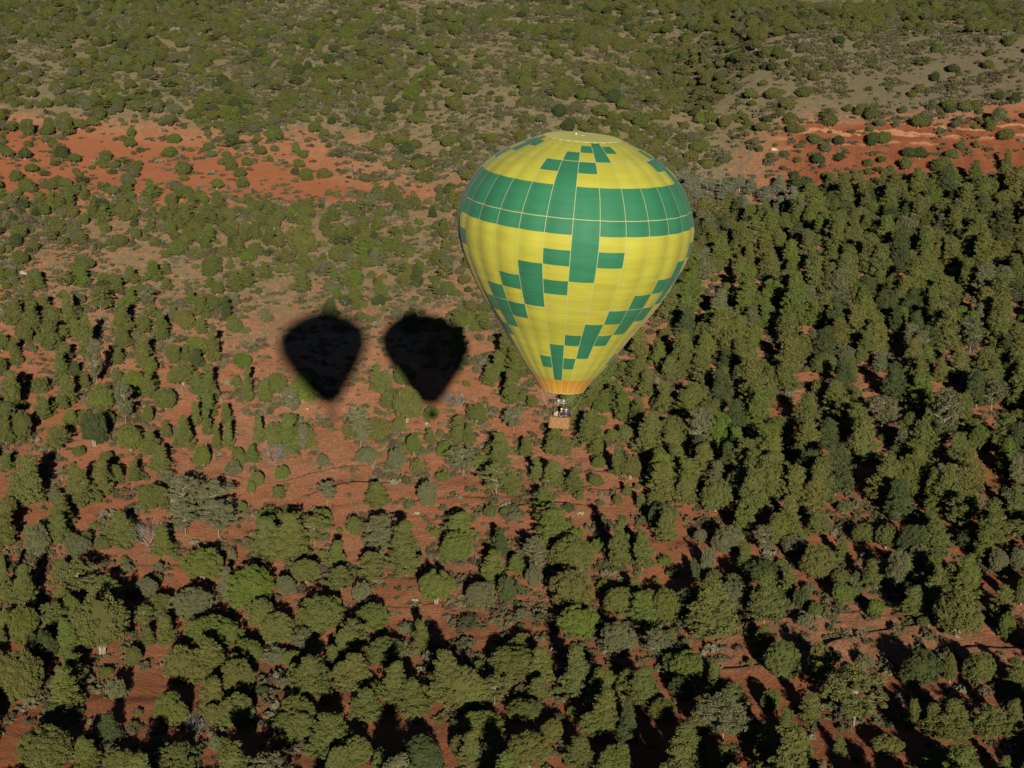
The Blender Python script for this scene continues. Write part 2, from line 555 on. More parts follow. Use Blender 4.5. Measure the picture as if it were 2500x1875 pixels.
def conifer_variant(seed, style):
    """unit tree of height 1, crown half-width about .3 ; style 0 narrow cypress, 1 broad pinyon, 2 open with bare trunk"""
    R_ = np.random.default_rng(500 + seed * 7 + style)
    C = []; Rd = []; tone = []
    tr = MB()
    lean = R_.normal(size=2) * .03
    pts = [(lean[0] * t, lean[1] * t, -.03 + t * 1.0) for t in np.linspace(0, 1, 6)]
    tr.tube(pts, [.030, .026, .022, .017, .011, .004], 5)
    nb = (90, 74, 58)[style]
    wmax = (.78, 1.0, .95)[style]
    for i in range(nb):
        t = (.10, .20, .30)[style] + (1 - (.10, .20, .30)[style]) * (i + R_.uniform(0, 1)) / nb
        if style == 0:
            prof = (1 - t) ** .75 * min(1, t / .16 + .3)
        elif style == 1:
            prof = math.sqrt(max(0, 1 - ((t - .50) / .52) ** 2)) * .95
        else:
            prof = math.sqrt(max(0, 1 - ((t - .62) / .42) ** 2)) if t < .99 else .1
        L_ = max(.12, prof * wmax * R_.uniform(.62, 1.1))
        a = R_.uniform(0, 2 * math.pi)
        rise = R_.uniform(.02, .10) * (1.4 if style == 0 else 1)
        z0 = t * .97
        tip = np.array([math.cos(a) * L_, math.sin(a) * L_, z0 + rise * L_ * 1.2])
        root = np.array([lean[0] * t, lean[1] * t, z0 - .05 * L_])
        if (style == 2 or i % 4 == 0) and L_ > .25:
            tr.tube([root, root * .5 + tip * .5 + np.array([0, 0, .01]), tip], [.009, .006, .003], 3, cap=False)
        k = 3 if L_ > .4 else 2
        for j in range(k):
            q = 1.0 - .30 * j + R_.normal() * .05
            side = R_.normal(size=3) * np.array([.09, .09, .012])
            C.append(root + (tip - root) * q + side); Rd.append(R_.uniform(.11, .19)); tone.append(R_.uniform(.2, .8))
    # width is scaled separately from height: squash the sprays so they come out round
    C = np.array(C); V = []; T = []
    sz = .040
    v, f, t_ = leaf_cloud(C * np.array([1, 1, 3.0]), Rd, 30, .058, R_, tone=tone, up=.5)
    v = v * np.array([1, 1, 1 / 3.0])
    parts = [(v, f, t_)]
    if style < 2:
        n = 8
        for kk, (zz, rr) in enumerate(((.30, .42), (.48, .44), (.66, .30)) if style == 0 else ((.42, .42), (.62, .42))):
            cv, cf = ico_core(rr * wmax, .15, zz, seed + kk, 6)
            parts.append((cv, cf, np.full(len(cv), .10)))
    return crown_mesh('conifer_crown', parts), tr.mesh('conifer_trunk', M_BARK)


def bush_variant(seed):
    R_ = np.random.default_rng(900 + seed)
    C = []; Rd = []
    for _ in range(46):
        a = R_.uniform(0, 6.28); q = math.sqrt(R_.uniform(0, 1))
        C.append((q * math.cos(a) * .9, q * math.sin(a) * .9, .18 + .62 * math.sqrt(max(0, 1 - q * q)) * R_.uniform(.6, 1.1))); Rd.append(R_.uniform(.14, .26))
    v, f, t = leaf_cloud(C, Rd, 22, .075, R_, tone=R_.uniform(.2, .8, 46))
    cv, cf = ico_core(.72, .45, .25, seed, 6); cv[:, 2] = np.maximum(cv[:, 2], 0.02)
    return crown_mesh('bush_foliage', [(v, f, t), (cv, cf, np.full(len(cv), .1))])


def tuft_variant(seed):
    R_ = np.random.default_rng(1300 + seed)
    C = [(R_.normal() * .42, R_.normal() * .42, .15 + R_.uniform(0, .35)) for _ in range(11)]
    v, f, t = leaf_cloud(C, R_.uniform(.18, .36, 11), 10, .24, R_, tone=R_.uniform(.2, .8, 11))
    return crown_mesh('tuft', [(v, f, t)])


def dead_variant(seed):
    R_ = np.random.default_rng(1700 + seed)
    m = MB()
    def grow(p, d, L_, r, lv):
        pts = [p]
        q = Vector(p)
        for s in range(3):
            d = (d + Vector(R_.normal(size=3)) * .16 + Vector((0, 0, .05))).normalized()
            q = q + d * L_ / 3; pts.append(q.copy())
        m.tube(pts, [r, r * .8, r * .62, r * .45], 4 if lv < 2 else 3, cap=False)
        if lv < 3:
            for _ in range((4, 3, 3)[lv]):
                k = R_.integers(1, 4)
                d2 = (d + Vector(R_.normal(size=3)) * .55).normalized()
                grow(pts[k], d2, L_ * .62, r * .55, lv + 1)
    for k in range(9):
        a = 6.28 * k / 9 + R_.uniform(-.3, .3)
        grow(Vector((0.04 * math.cos(a), 0.04 * math.sin(a), 0)), Vector((math.cos(a) * .75, math.sin(a) * .75, 1)).normalized(), .62, .010, 0)
    return m.mesh('bare_branches', M_DEAD)


def cactus_variant(seed):
    """low clump of flat round pads"""
    R_ = np.random.default_rng(2100 + seed)
    m = MB()
    for _ in range(34):
        a = R_.uniform(0, 6.28); q = R_.uniform(0, .8)
        c = Vector((q * math.cos(a), q * math.sin(a), R_.uniform(.12, .5)))
        rz = Matrix.Rotation(R_.uniform(0, 6.28), 3, 'Z') @ Matrix.Rotation(R_.uniform(-.5, .5), 3, 'X')
        ring = [c + rz @ Vector((.16 * math.cos(t), 0, .2 * math.sin(t))) for t in np.linspace(0, 6.28, 9)[:-1]]
        o = rz @ Vector((0, .03, 0))
        m.add([p + o for p in ring] + [p - o for p in ring], [tuple(range(8)), tuple(range(15, 7, -1))] + [(i, 8 + i, 8 + (i + 1) % 8, (i + 1) % 8) for i in range(8)])
    return m.mesh('cactus_pads', None)


def rock_variant(seed):
    v, f = ico_core(1, .6, .25, seed * 3 + 1, 6)
    q = 1 + .35 * vnoise(v[:, 0] * 1.7 + seed, v[:, 1] * 1.7 + v[:, 2] * 2, seed)
    v = v * q[:, None]
    return mesh_from('boulder_mesh', v, f, [M_ROCK], False)


JUN = [juniper_variant(i) for i in range(8)]
CON = [conifer_variant(i, s) for s in (0, 1, 2) for i in range(4)]
BUSH = [bush_variant(i) for i in range(5)]
TUFT = [tuft_variant(i) for i in range(4)]
DEAD = [dead_variant(i) for i in range(3)]
CACT = [cactus_variant(i) for i in range(2)]
ROCK = [rock_variant(i) for i in range(4)]
M_CACT = simple_mat('pale_cactus_pads', (0.34, 0.38, 0.19), 0.8, noise=.25, scale=4)
for c in CACT:
    c.materials.append(M_CACT)

TINT = {   # the plant's own leaf colours
    'n': (0.122, 0.134, 0.044), 'g': (0.122, 0.146, 0.040), 'G': (0.122, 0.160, 0.036), 'o': (0.138, 0.140, 0.046),
    'y': (0.136, 0.140, 0.074), 'k': (0.074, 0.092, 0.038), 'w': (0.165, 0.178, 0.120)}
WORD = {'n': 'mid green', 'g': 'green', 'G': 'bright green', 'o': 'olive green', 'y': 'grey green', 'k': 'dark green', 'w': 'pale silvery green'}

# ------------------------------------------------------------------ where the plants stand
# lists read off the photograph: centre, top, foot, width (in steps of a third of a pixel), kind, colour
def tile(x0, y0, s):
    out = []
    for it in s.split(';'):
        it = it.split()
        if len(it) < 5:
            continue
        cx, yt, yb, w = map(float, it[:4])
        out.append((x0 + cx / 2.602, y0 + yt / 2.602, y0 + yb / 2.602, w / 2.602, it[4][0], it[4][1] if len(it[4]) > 1 else 'n'))
    return out


TREES = []
TREES += tile(0, 1250, """45 20 240 150 c;240 90 320 160 jy;380 20 230 160 c;490 155 295 175 jy;45 280 560 60 c;770 10 230 200 c;950 40 230 230 d;
1040 90 300 130 cg;1180 -20 160 200 cy;1390 0 170 240 cy;650 160 260 100 j;160 350 600 150 c;500 330 560 230 co;1285 225 460 290 jg;1605 350 620 325 jG;
1480 240 330 60 by;1700 30 330 230 c;1860 0 330 240 c;2000 40 230 200 c;1950 300 470 180 j;2170 350 520 150 c;400 470 640 120 c;680 470 620 200 c;830 480 560 70 b;
1220 490 700 260 jy;220 540 640 80 c;330 580 760 170 c;450 540 700 110 jg;150 610 830 200 jg;650 540 950 350 jo;920 590 730 120 c;1000 570 680 100 c;
1060 660 860 130 c;940 730 850 100 c;1350 660 900 340 jg;1660 560 760 190 j;1770 650 860 215 j;1930 740 900 150 cy;2030 530 790 310 j;2200 740 960 140 j;
30 620 730 100 bg;0 740 850 80 c;280 770 1000 200 jk;430 700 960 170 cg;150 910 1230 300 jo;1740 850 960 200 by;1340 805 1100 240 co;1150 860 1120 250 jo;
1520 940 1180 200 jo;1990 910 1210 270 c;2110 850 1000 120 c;2190 960 1150 150 j;680 990 1050 90 jg;740 1060 1200 150 by;1080 1150 1390 215 jg;1520 1160 1400 230 j;
1250 1270 1410 150 dy;700 1280 1470 150 ck;1870 1270 1480 230 j;2100 1290 1560 280 c;300 1370 1640 360 j;760 1500 1650 190 j;1150 1510 1720 240 c;1540 1550 1720 150 c;
1660 1560 1720 100 c;2150 1500 1720 150 j;1000 1440 1540 120 by;1380 1420 1520 110 by""")
TREES += tile(800, 1250, """60 180 380 120 cg;320 20 270 230 cy;290 280 460 200 c;500 60 420 220 c;60 400 540 150 c;220 440 580 140 by;30 540 720 130 j;
840 0 200 200 cg;820 130 330 200 jg;690 370 610 230 jg;545 530 575 55 pw;1100 110 300 100 ck;1050 240 440 160 cg;1200 280 400 120 cg;1320 160 380 150 cy;
1440 20 210 230 cg;1560 160 390 290 jo;1150 400 560 180 bk;1310 330 480 120 by;1550 370 640 320 jo;1860 30 380 140 c;2000 120 380 140 c;2150 0 200 150 c;
1860 480 690 240 j;2140 490 710 170 jg;1595 585 810 270 jG;1840 700 930 250 jy;290 580 780 230 jg;160 730 900 200 c;380 795 960 250 j;180 900 1160 220 co;
440 950 1250 180 c;30 850 1000 100 c;540 1060 1300 220 c;740 895 1260 220 c;870 985 1260 230 jo;960 935 1010 90 bg;1180 850 1060 340 jo;1570 860 1200 170 c;
1350 1040 1200 150 c;1060 1110 1230 180 c;1250 1180 1330 240 j;1770 1130 1450 200 co;2000 980 1250 200 c;2190 900 1050 130 j;2100 820 960 200 cy;
2130 1180 1330 170 j;1900 1200 1500 130 ck;280 1100 1220 120 cg;240 1200 1330 200 c;60 1290 1500 180 c;190 1430 1640 220 j;370 1500 1720 170 j;600 1440 1660 260 jk;
990 1265 1450 250 jg;900 1400 1640 150 c;960 1470 1626 150 dy;1050 1420 1600 130 c;1280 1400 1650 290 jo;1430 1320 1480 150 jo;1680 1270 1450 180 c;1600 1500 1620 190 c;
1830 1490 1720 200 jg;2170 1480 1650 120 c;890 660 730 130 bk;1240 610 680 120 by;500 725 760 120 by;640 880 960 90 by""")
TREES += tile(1650, 1250, """325 85 265 190 jy;430 0 190 150 jg;680 0 240 230 jg;560 80 300 130 cy;760 140 290 180 jy;900 0 150 150 c;900 210 460 230 jo;550 305 480 280 jk;
560 390 720 220 c;220 440 800 310 c;320 600 800 100 cg;1060 170 330 110 c;1190 80 220 150 j;1330 80 260 150 j;1240 300 500 120 c;1400 260 520 160 jy;1540 210 360 150 jy;
1640 60 260 200 c;1830 0 120 230 c;2040 240 400 120 jy;2150 60 200 130 c;2180 230 400 140 jy;2190 440 620 80 j;1045 450 590 120 jg;890 580 670 90 jg;1275 560 680 110 jG;
820 650 730 120 by;1790 520 830 330 j;2100 660 830 110 jg;1570 670 740 90 j;680 830 1080 240 j;900 850 1110 160 jo;1200 900 1000 120 by;1560 890 1130 260 jk;
1930 900 1110 200 j;1740 920 1110 90 j;2160 940 1130 150 c;90 880 1100 240 jg;40 1050 1200 180 jk;240 970 1200 120 c;600 1130 1280 120 jg;360 1130 1330 230 c;
300 1270 1490 320 cy;700 1250 1450 120 c;1130 1200 1370 360 co;1500 1200 1380 100 c;1630 1230 1420 130 c;1750 1260 1460 240 c;1970 1260 1470 220 c;600 1390 1650 220 jo;
540 1350 1500 130 c;60 1350 1620 250 c;310 1480 1720 220 c;1340 1420 1560 200 jo;1690 1495 1670 270 jg;2130 1200 1450 150 c;2090 1560 1720 100 c;1040 1430 1560 80 c;
60 800 860 60 bg;480 690 760 90 by;650 500 640 120 bk;800 480 620 120 bk;200 230 420 100 by;1150 380 470 110 by;120 300 430 80 bk;1020 880 960 80 bk;1100 960 1010 90 bk;1080 1010 1060 110 bk;1180 1040 1080 70 bg""")
TREES += tile(0, 700, """200 110 310 120 c;320 200 420 120 c;440 40 260 90 c;640 0 170 150 c;560 180 480 110 c;780 90 320 120 c;790 260 400 120 c;910 190 310 120 c;1030 160 360 100 c;
1280 50 190 110 c;1170 145 285 120 jo;1280 200 310 90 c;1440 60 240 80 ck;1400 60 120 60 b;950 0 130 90 cy;620 360 680 110 cy;390 420 600 100 c;430 560 760 130 c;
920 310 530 120 c;1360 250 500 100 c;1100 370 500 100 j;1180 370 480 70 c;1165 490 640 190 j;860 540 720 150 jG;950 560 730 100 c;1330 500 760 110 c;1250 540 700 90 c;
1580 500 760 70 c;1540 420 520 130 jG;1500 560 640 70 b;740 530 600 90 b;110 430 500 90 b;90 550 800 120 c;260 570 680 120 b;540 540 660 70 c;270 700 860 120 c;
150 800 1000 120 j;40 830 1020 90 c;450 780 890 100 cg;370 880 1060 160 c;600 790 1040 180 jk;680 790 900 110 j;800 620 890 120 cy;940 760 870 70 jg;1060 880 980 70 j;
1240 730 900 80 c;1170 830 1050 130 c;1320 780 960 70 c;1440 740 900 80 c;1380 880 1060 60 c;1455 860 1060 70 c;830 890 1060 150 jg;960 920 1080 130 c;1290 1010 1170 110 jG;
1020 1010 1190 140 c;1640 830 1020 80 c;1740 950 1130 150 dy;1930 880 1100 80 cy;1850 640 840 110 cy;1760 550 700 120 j;1790 1140 1240 100 jG;1600 1240 1330 60 jg;
1540 1370 1450 60 jg;500 1010 1080 90 b;170 1080 1400 220 c;40 1060 1180 90 c;500 1150 1420 180 c;740 1140 1270 90 j;850 1110 1250 90 c;970 1260 1440 190 j;
1170 1210 1500 200 cy;1370 1240 1500 250 cy;1720 1400 1540 170 jg;1880 1440 1540 130 c;380 1340 1540 180 c;2080 1240 1400 120 cy;2050 1420 1560 140 j;1480 1100 1200 120 by;
1060 1190 1260 90 cy;1700 180 220 90 bg;1560 255 300 80 bg;2100 70 210 110 ck;1690 140 230 70 by;100 1250 1330 90 by""")
TREES += tile(850, 750, """180 360 560 100 c;240 400 560 90 c;375 515 760 200 jo;80 640 930 160 cy;820 610 760 140 j;950 290 480 110 c;900 360 520 90 c;1030 400 640 110 c;1110 540 610 70 jg;
1050 640 800 130 cy;420 810 960 90 jg;520 770 880 80 c;590 775 840 50 j;620 850 960 110 jG;700 750 870 120 c;770 740 900 80 c;310 900 1040 120 jy;120 890 1010 140 jy;
730 900 1080 190 cy;600 1040 1110 100 bg;440 960 1060 100 b;960 860 1050 150 c;1130 820 960 100 c;940 1010 1210 210 c;1040 1040 1200 120 c;1340 820 960 180 j;
1300 970 1160 150 c;1200 960 1120 100 c;1440 1050 1180 130 c;1680 780 860 90 jG;1580 830 950 110 c;1590 950 1030 90 jG;1710 870 1100 90 c;2060 700 900 200 jo;
1970 900 1020 110 jg;2080 870 1060 150 c;1840 570 780 110 c;2010 480 680 120 c;1960 570 640 80 j;2130 190 340 120 jg;1850 330 520 190 c;1740 350 470 100 c;1550 470 640 120 c;
510 1110 1280 140 jy;180 1120 1280 160 c;1290 1310 1450 200 cg;700 1290 1440 190 jg;690 1420 1600 200 jg;190 1420 1600 180 cy;1240 1150 1320 150 cg;
1400 1240 1300 110 bk;1470 1170 1230 80 b;1600 1220 1260 70 by;1710 1190 1260 70 b;1060 1300 1360 110 by;1860 1420 1600 130 cg;960 1400 1560 90 c;1180 1470 1600 130 cy;
2140 1080 1260 150 c;1940 1270 1420 80 jk;2020 1250 1400 150 j;1770 1120 1210 60 c;1860 1180 1290 70 c;1300 1260 1290 40 pw;1480 1290 1320 50 pw;500 720 750 40 pw;
430 1280 1320 50 pw;250 1390 1430 60 pw;1520 1370 1390 45 pw;380 1210 1225 40 pw;620 500 610 120 dy;700 560 640 120 dy""")
TREES += tile(0, 0, """1240 580 660 130 jG;1270 650 730 140 j;710 690 750 50 jg;945 725 780 75 jg;700 745 810 70 j;920 795 855 90 jG;560 870 915 65 j;715 880 945 90 jo;1000 880 935 80 j;
1300 905 965 70 j;1330 850 905 60 jg;1250 850 930 60 j;400 830 890 70 j;500 635 690 80 jo;370 630 740 70 c;265 640 720 60 j;150 650 740 80 j;75 700 745 40 b;930 975 1020 80 by;
1465 660 750 55 c;1515 700 760 45 c;1075 640 680 50 jg;540 545 600 80 j;720 590 650 80 j;850 310 360 70 jg""") if False else []
T3 = []
for it in ("1240 580 660 130 jG;1270 650 730 140 j;710 690 750 50 jg;945 725 780 75 jg;700 745 810 70 j;920 795 855 90 jG;560 870 915 65 j;715 880 945 90 jo;1000 880 935 80 j;"
           "1300 905 965 70 j;1330 850 905 60 jg;1250 850 930 60 j;400 830 890 70 j;500 635 690 80 jo;370 630 740 70 c;265 640 720 60 j;150 650 740 80 j;930 975 1020 80 by;"
           "1465 660 750 55 c;1515 700 760 45 c;1075 640 680 50 jg;1600 770 840 50 jG;1630 1230 1380 150 jo;1340 1350 1430 80 jG;1920 1460 1560 110 jG;1280 1460 1510 65 jg;"
           "955 1310 1390 110 jg;650 1270 1340 90 j;735 1230 1310 60 j;460 1390 1470 120 j;1990 1300 1390 180 jG;1140 1390 1500 110 j;1640 1440 1590 90 c").split(';'):
    a = it.split(); k = 2.212
    T3.append((float(a[0]) / k, float(a[1]) / k, float(a[2]) / k, float(a[3]) / k, a[4][0], a[4][1] if len(a[4]) > 1 else 'n'))
for it in ("1000 780 810 55 j;1210 745 800 60 jk;1390 720 800 55 jk;1575 855 930 75 jg;1100 830 900 70 jk;990 850 885 45 jg;1490 900 935 40 jg;1370 910 950 45 j;1770 860 960 100 j;"
           "1885 935 975 45 j;1950 765 800 30 jg;1310 915 980 90 by;2110 820 960 60 c;1145 930 975 50 jg;1220 990 1090 110 j;1010 960 1060 150 jk;1380 980 1060 120 j;1560 980 1070 110 jg;"
           "1640 930 1020 110 j;1400 1090 1170 110 jg;1600 1095 1190 100 jk;1720 1020 1120 120 jG;1710 1150 1220 90 j;1990 960 1100 160 j;820 1040 1110 100 cw;600 1040 1110 130 cw;"
           "500 1030 1100 120 cw;1215 195 250 65 jk;1830 350 400 70 jk;2165 510 565 55 jk;1150 1140 1200 70 j;1320 1150 1240 80 c").split(';'):
    a = it.split(); k = 2.212
    T3.append((1500 + float(a[0]) / k, float(a[1]) / k, float(a[2]) / k, float(a[3]) / k, a[4][0], a[4][1] if len(a[4]) > 1 else 'n'))
TREES += T3

plants = []      # (x, y, z, width_m, height_m, kind, colour, u, v)
for (u, vt, vb, w, k, c) in TREES:
    if k == 'j':
        foot = vb - 0.10 * (vb - vt)
    else:
        foot = vb - 0.03 * (vb - vt)
    hit = ground_hit(u, foot)
    if hit is None:
        continue
    x, y, z, t = hit
    wm = w * t / F
    dl = math.asin((HC - z) / t)
    ext = (foot - vt) * t / F
    hm = (ext - 0.30 * wm * math.sin(dl)) / math.cos(dl)
    if k == 'c':
        wm *= .90; hm = max(hm * 1.06, 1.15 * wm)
    hm = max(hm, 0.45 * wm if k in 'jb' else 0.9 * wm)
    if k == 'p':
        hm = wm * .5
    plants.append((x, y, z, wm, hm, k, c, u, vb))
N_HAND = len(plants)

# the rest of the woodland, scattered by how thickly each part of the land is wooded
occ = {}
CELL = 8.0


def near_ok(x, y, r, k=0.62):
    cx, cy = int(x // CELL), int(y // CELL)
    for i in (-1, 0, 1):
        for j in (-1, 0, 1):
            for (px, py, pr) in occ.get((cx + i, cy + j), ()):
                if (px - x) ** 2 + (py - y) ** 2 < (k * (r + pr)) ** 2:
                    return False
    return True


def put(x, y, r):
    occ.setdefault((int(x // CELL), int(y // CELL)), []).append((x, y, r))


for p in plants:
    put(p[0], p[1], p[3] / 2 * 1.22)
N_TRY = 30000
az = rng.uniform(-.40, .40, N_TRY)
rr = np.sqrt(rng.uniform(165 ** 2, 960 ** 2, N_TRY))
X = rr * np.sin(az); Y = rr * np.cos(az)
Z = height(X, Y)
U, Vv, Dp = project(X, Y, Z)
den = grid_at(U, Vv, DEN_V, DEN)
streak = np.clip(2.0 * vnoise(np.arctan2(X, Y) * 26 + rr / 160, rr / 95, 79), -.85, .9)
clump = vnoise(X / 17, Y / 17, 77) + 0.5 * vnoise(X / 6, Y / 6, 78)
# open ground that the photograph shows bare
BARE = [(330, 350, 190, 50), (610, 440, 130, 45), (760, 480, 90, 32), (110, 300, 60, 30), (1060, 1500, 150, 90), (930, 1210, 240, 40), (700, 1160, 110, 50),
        (560, 1400, 220, 45), (2200, 1570, 300, 60), (1800, 1560, 130, 40), (1430, 1230, 110, 35), (800, 1080, 70, 50), (500, 830, 120, 40), (240, 650, 160, 40), (700, 760, 140, 60), (900, 900, 90, 120),
        (1550, 830, 70, 60), (200, 1450, 150, 60), (750, 15, 90, 22), (1080, 12, 120, 12), (1190, 120, 60, 28), (1290, 150, 60, 22), (280, 1680, 80, 50), (380, 1660, 60, 60), (850, 880, 260, 60), (2130, 1680, 100, 40), (2000, 1530, 200, 45), (2380, 1640, 120, 60), (560, 1280, 60, 30), (1250, 1180, 90, 25), (1480, 1240, 90, 30)]
bare = np.zeros(N_TRY)
for (cu, cv, ru, rv) in BARE:
    bare = np.maximum(bare, blob(U, Vv, cu, cv, ru, rv))
HU = np.array([p[7] for p in plants]); HV = np.array([p[8] for p in plants])
HW = np.array([p[3] * F / math.dist(p[:3], (0, 0, HC)) for p in plants])
HM = HV - .5 * np.array([p[4] * F / math.dist(p[:3], (0, 0, HC)) for p in plants])
hand_zone = sm(760, 820, Vv) * (1 - sm(1480, 1640, U) * (1 - sm(1220, 1290, Vv)))
prob = den * (1 - .97 * bare) * (1 - .42 * sm(1400, 1700, U) * sm(520, 600, Vv))
for i in range(N_TRY):
    inside = -60 < U[i] < 2560 and -30 < Vv[i] < 1950
    p = prob[i]
    p *= 1 + 0.9 * clump[i]
    if not inside:
        p = .40
        if Vv[i] > 1950:
            p = .28
    if inside and hand_zone[i] > .5:
        p *= .75 if Vv[i] < 1400 else 1.3
    if rr[i] > 560 or Vv[i] < 470:
        p *= (.56 if Vv[i] > 90 else .85) * (1 + .9 * streak[i])
    if U[i] > 1950 and 850 < rr[i] < 1000 and inside:
        continue
    if rng.uniform() > p:
        continue
    top = Vv[i] < 470 or rr[i] > 560
    q = rng.uniform()
    if top:
        k = 'j' if q < .70 else ('b' if q < .86 else 'c')
        wm = 2.4 + 3.8 * rng.uniform() ** 1.3
        hm = wm * rng.uniform(.55, .85)
    else:
        k = 'c' if q < (.60 if U[i] > 1400 else .34) else ('j' if q < (.82 if U[i] > 1400 else .66) else 'b')
        wm = 3.2 + 4.2 * rng.uniform() ** 1.3; hm = wm * rng.uniform(.75, 1.05)
        if k == 'c':
            wm = 3.2 + 3.3 * rng.uniform() ** 1.2; hm = wm * rng.uniform(1.2, 2.0)
        if U[i] < 1300 and Vv[i] < 790:
            q2 = .55 + .35 * float(sm(500, 430, Vv[i]))
            wm *= q2 + .1; hm *= q2
    if k == 'b':
        wm = rng.uniform(1.3, 3.0); hm = wm * rng.uniform(.45, .7)
    if inside and hand_zone[i] > .5:
        wm *= .80; hm *= .80
    if not near_ok(X[i], Y[i], wm / 2, .60 if k != 'b' else .8):
        continue
    if inside and hand_zone[i] > .5:
        if 1240 < Vv[i] < 1450 and k != 'b' and rng.uniform() < .4:
            k = 'b'; wm = rng.uniform(1.5, 3.2); hm = wm * rng.uniform(.45, .75)
        pw = wm * F / Dp[i]; ph_ = hm * F / Dp[i]
        if np.any((np.abs(HU - U[i]) < .5 * pw + .18 * HW) & (HV < Vv[i] + 2) & (HM > Vv[i] - ph_ * 1.05 - .2 * HW)):
            continue
    c = rng.choice(list('ngGoyk'), p=[.30, .24, .02, .24, .10, .10])
    if top:
        c = rng.choice(list('ngGoyk'), p=[.32, .17, .01, .26, .17, .07])
    if 1650 < U[i] < 1960 and 440 < Vv[i] < 520:
        c = 'w'
    plants.append((X[i], Y[i], Z[i], wm, hm, k, c, float(U[i]), float(Vv[i])))
    put(X[i], Y[i], wm / 2)

# ------------------------------------------------------------------ build plants
PROTO = {}


def set_col(o, c, j=.08):
    b = TINT[c]; q = 1 + random.uniform(-j, j)
    o.color = (b[0] * q, b[1] * q, b[2] * q, 1)


def place_tree(p, i):
    x, y, z, wm, hm, k, c, u, v = p
    if k == 'j':
        cr, tr = JUN[i % 8]; name = 'juniper_tree'; sc = (wm / 1.80, wm / 1.80, hm / 1.60)
    else:
        # narrow, broad or open by proportion
        asp = hm / wm
        if c == 'y' and asp > 1.0:
            st = 2
        elif asp > 1.30 or (asp > 1.05 and i % 2):
            st = 0
        else:
            st = 1 if (i % 3) else 2
        cr, tr = CON[st * 4 + i % 4]; name = 'pinyon_pine' if st else 'cypress_tree'
        wn_ = (1.22, 1.80, 1.75)[st]
        sc = (wm / wn_, wm / wn_, hm / 1.02)
    root = bpy.data.objects.new(name, None)
    COL.objects.link(root)
    root.empty_display_size = .5
    root.location = (x, y, z - .05)
    root.rotation_euler = (random.uniform(-.04, .04), random.uniform(-.04, .04), random.uniform(0, 6.28))
    root.scale = sc
    a = link('crown', cr, root); set_col(a, c)
    link('trunk', tr, root)
    return root


def place_single(p, name, mesh, sc, c=None):
    x, y, z = p[:3]
    o = link(name, mesh)
    o.location = (x, y, z - .03)
    o.rotation_euler = (0, 0, random.uniform(0, 6.28))
    o.scale = sc
    if c:
        set_col(o, c)
    return o


def depth_of(p):
    return math.sqrt(p[0] ** 2 + p[1] ** 2 + (HC - p[2]) ** 2)


LAB = []         # (object, plant, describing word, species word) -> labelled further down
rest = []
by = {'j': [], 'c': [], 'b': [], 'd': [], 'p': []}
for i, p in enumerate(plants):
    by[p[5]].append((i, p))


def shows(p):
    return -40 < p[7] < 2540 and -20 < p[8] < 1960


for k, lim in (('j', 300), ('c', 300), ('b', 150)):
    L_ = by[k]
    L_.sort(key=lambda ip: (0 if ip[0] < N_HAND else 1, -(ip[1][3] * ip[1][4]) / depth_of(ip[1]) ** 2 if shows(ip[1]) else 1))
    n = 0
    for i, p in L_:
        if n < lim and shows(p):
            n += 1
            if k == 'b':
                o = place_single(p, 'scrub_bush', BUSH[i % 5], (p[3] / 2.1, p[3] / 2.1, p[4] / .85), p[6]); sp = 'scrub bush'
            else:
                o = place_tree(p, i)
                sp = {'juniper_tree': 'juniper', 'pinyon_pine': 'pinyon pine', 'cypress_tree': 'cypress'}[o.name.split('.')[0]]
            LAB.append((o, p, sp))
        else:
            rest.append((i, p))
for k, (i, p) in enumerate(by['d']):
    o = place_single(p, 'bare_shrub', DEAD[k % 3], (p[3] / 1.3, p[3] / 1.3, p[4] / 1.15))
    LAB.append((o, p, 'leafless shrub'))
for k, (i, p) in enumerate(by['p']):
    o = place_single(p, 'prickly_pear', CACT[k % 2], (p[3] / 1.8,) * 3)
    LAB.append((o, p, 'prickly pear clump'))

# boulders seen on the bare ground
for k, (u, v, w) in enumerate([(14, 668, 16), (56, 670, 24), (272, 950, 14), (1250, 730, 12), (1745, 700, 16), (1760, 683, 12), (1770, 795, 10), (750, 1000, 9), (795, 1132, 8), (390, 975, 14), (430, 968, 12),
                               (1082, 1175, 12), (1890, 368, 22), (1915, 372, 18), (2090, 262, 14), (228, 747, 16), (700, 905, 10), (620, 1010, 8), (1160, 650, 10), (1700, 745, 12)]):
    hit = ground_hit(u, v)
    if hit:
        x, y, z, t = hit
        wm = w * t / F
        o = place_single((x, y, z), 'boulder', ROCK[k % 4], (wm / 2, wm / 2 * random.uniform(.6, .9), wm / 2.2))
        LAB.append((o, (x, y, z, wm, wm / 2, 'r', 'n', u, v), 'sandstone boulder'))

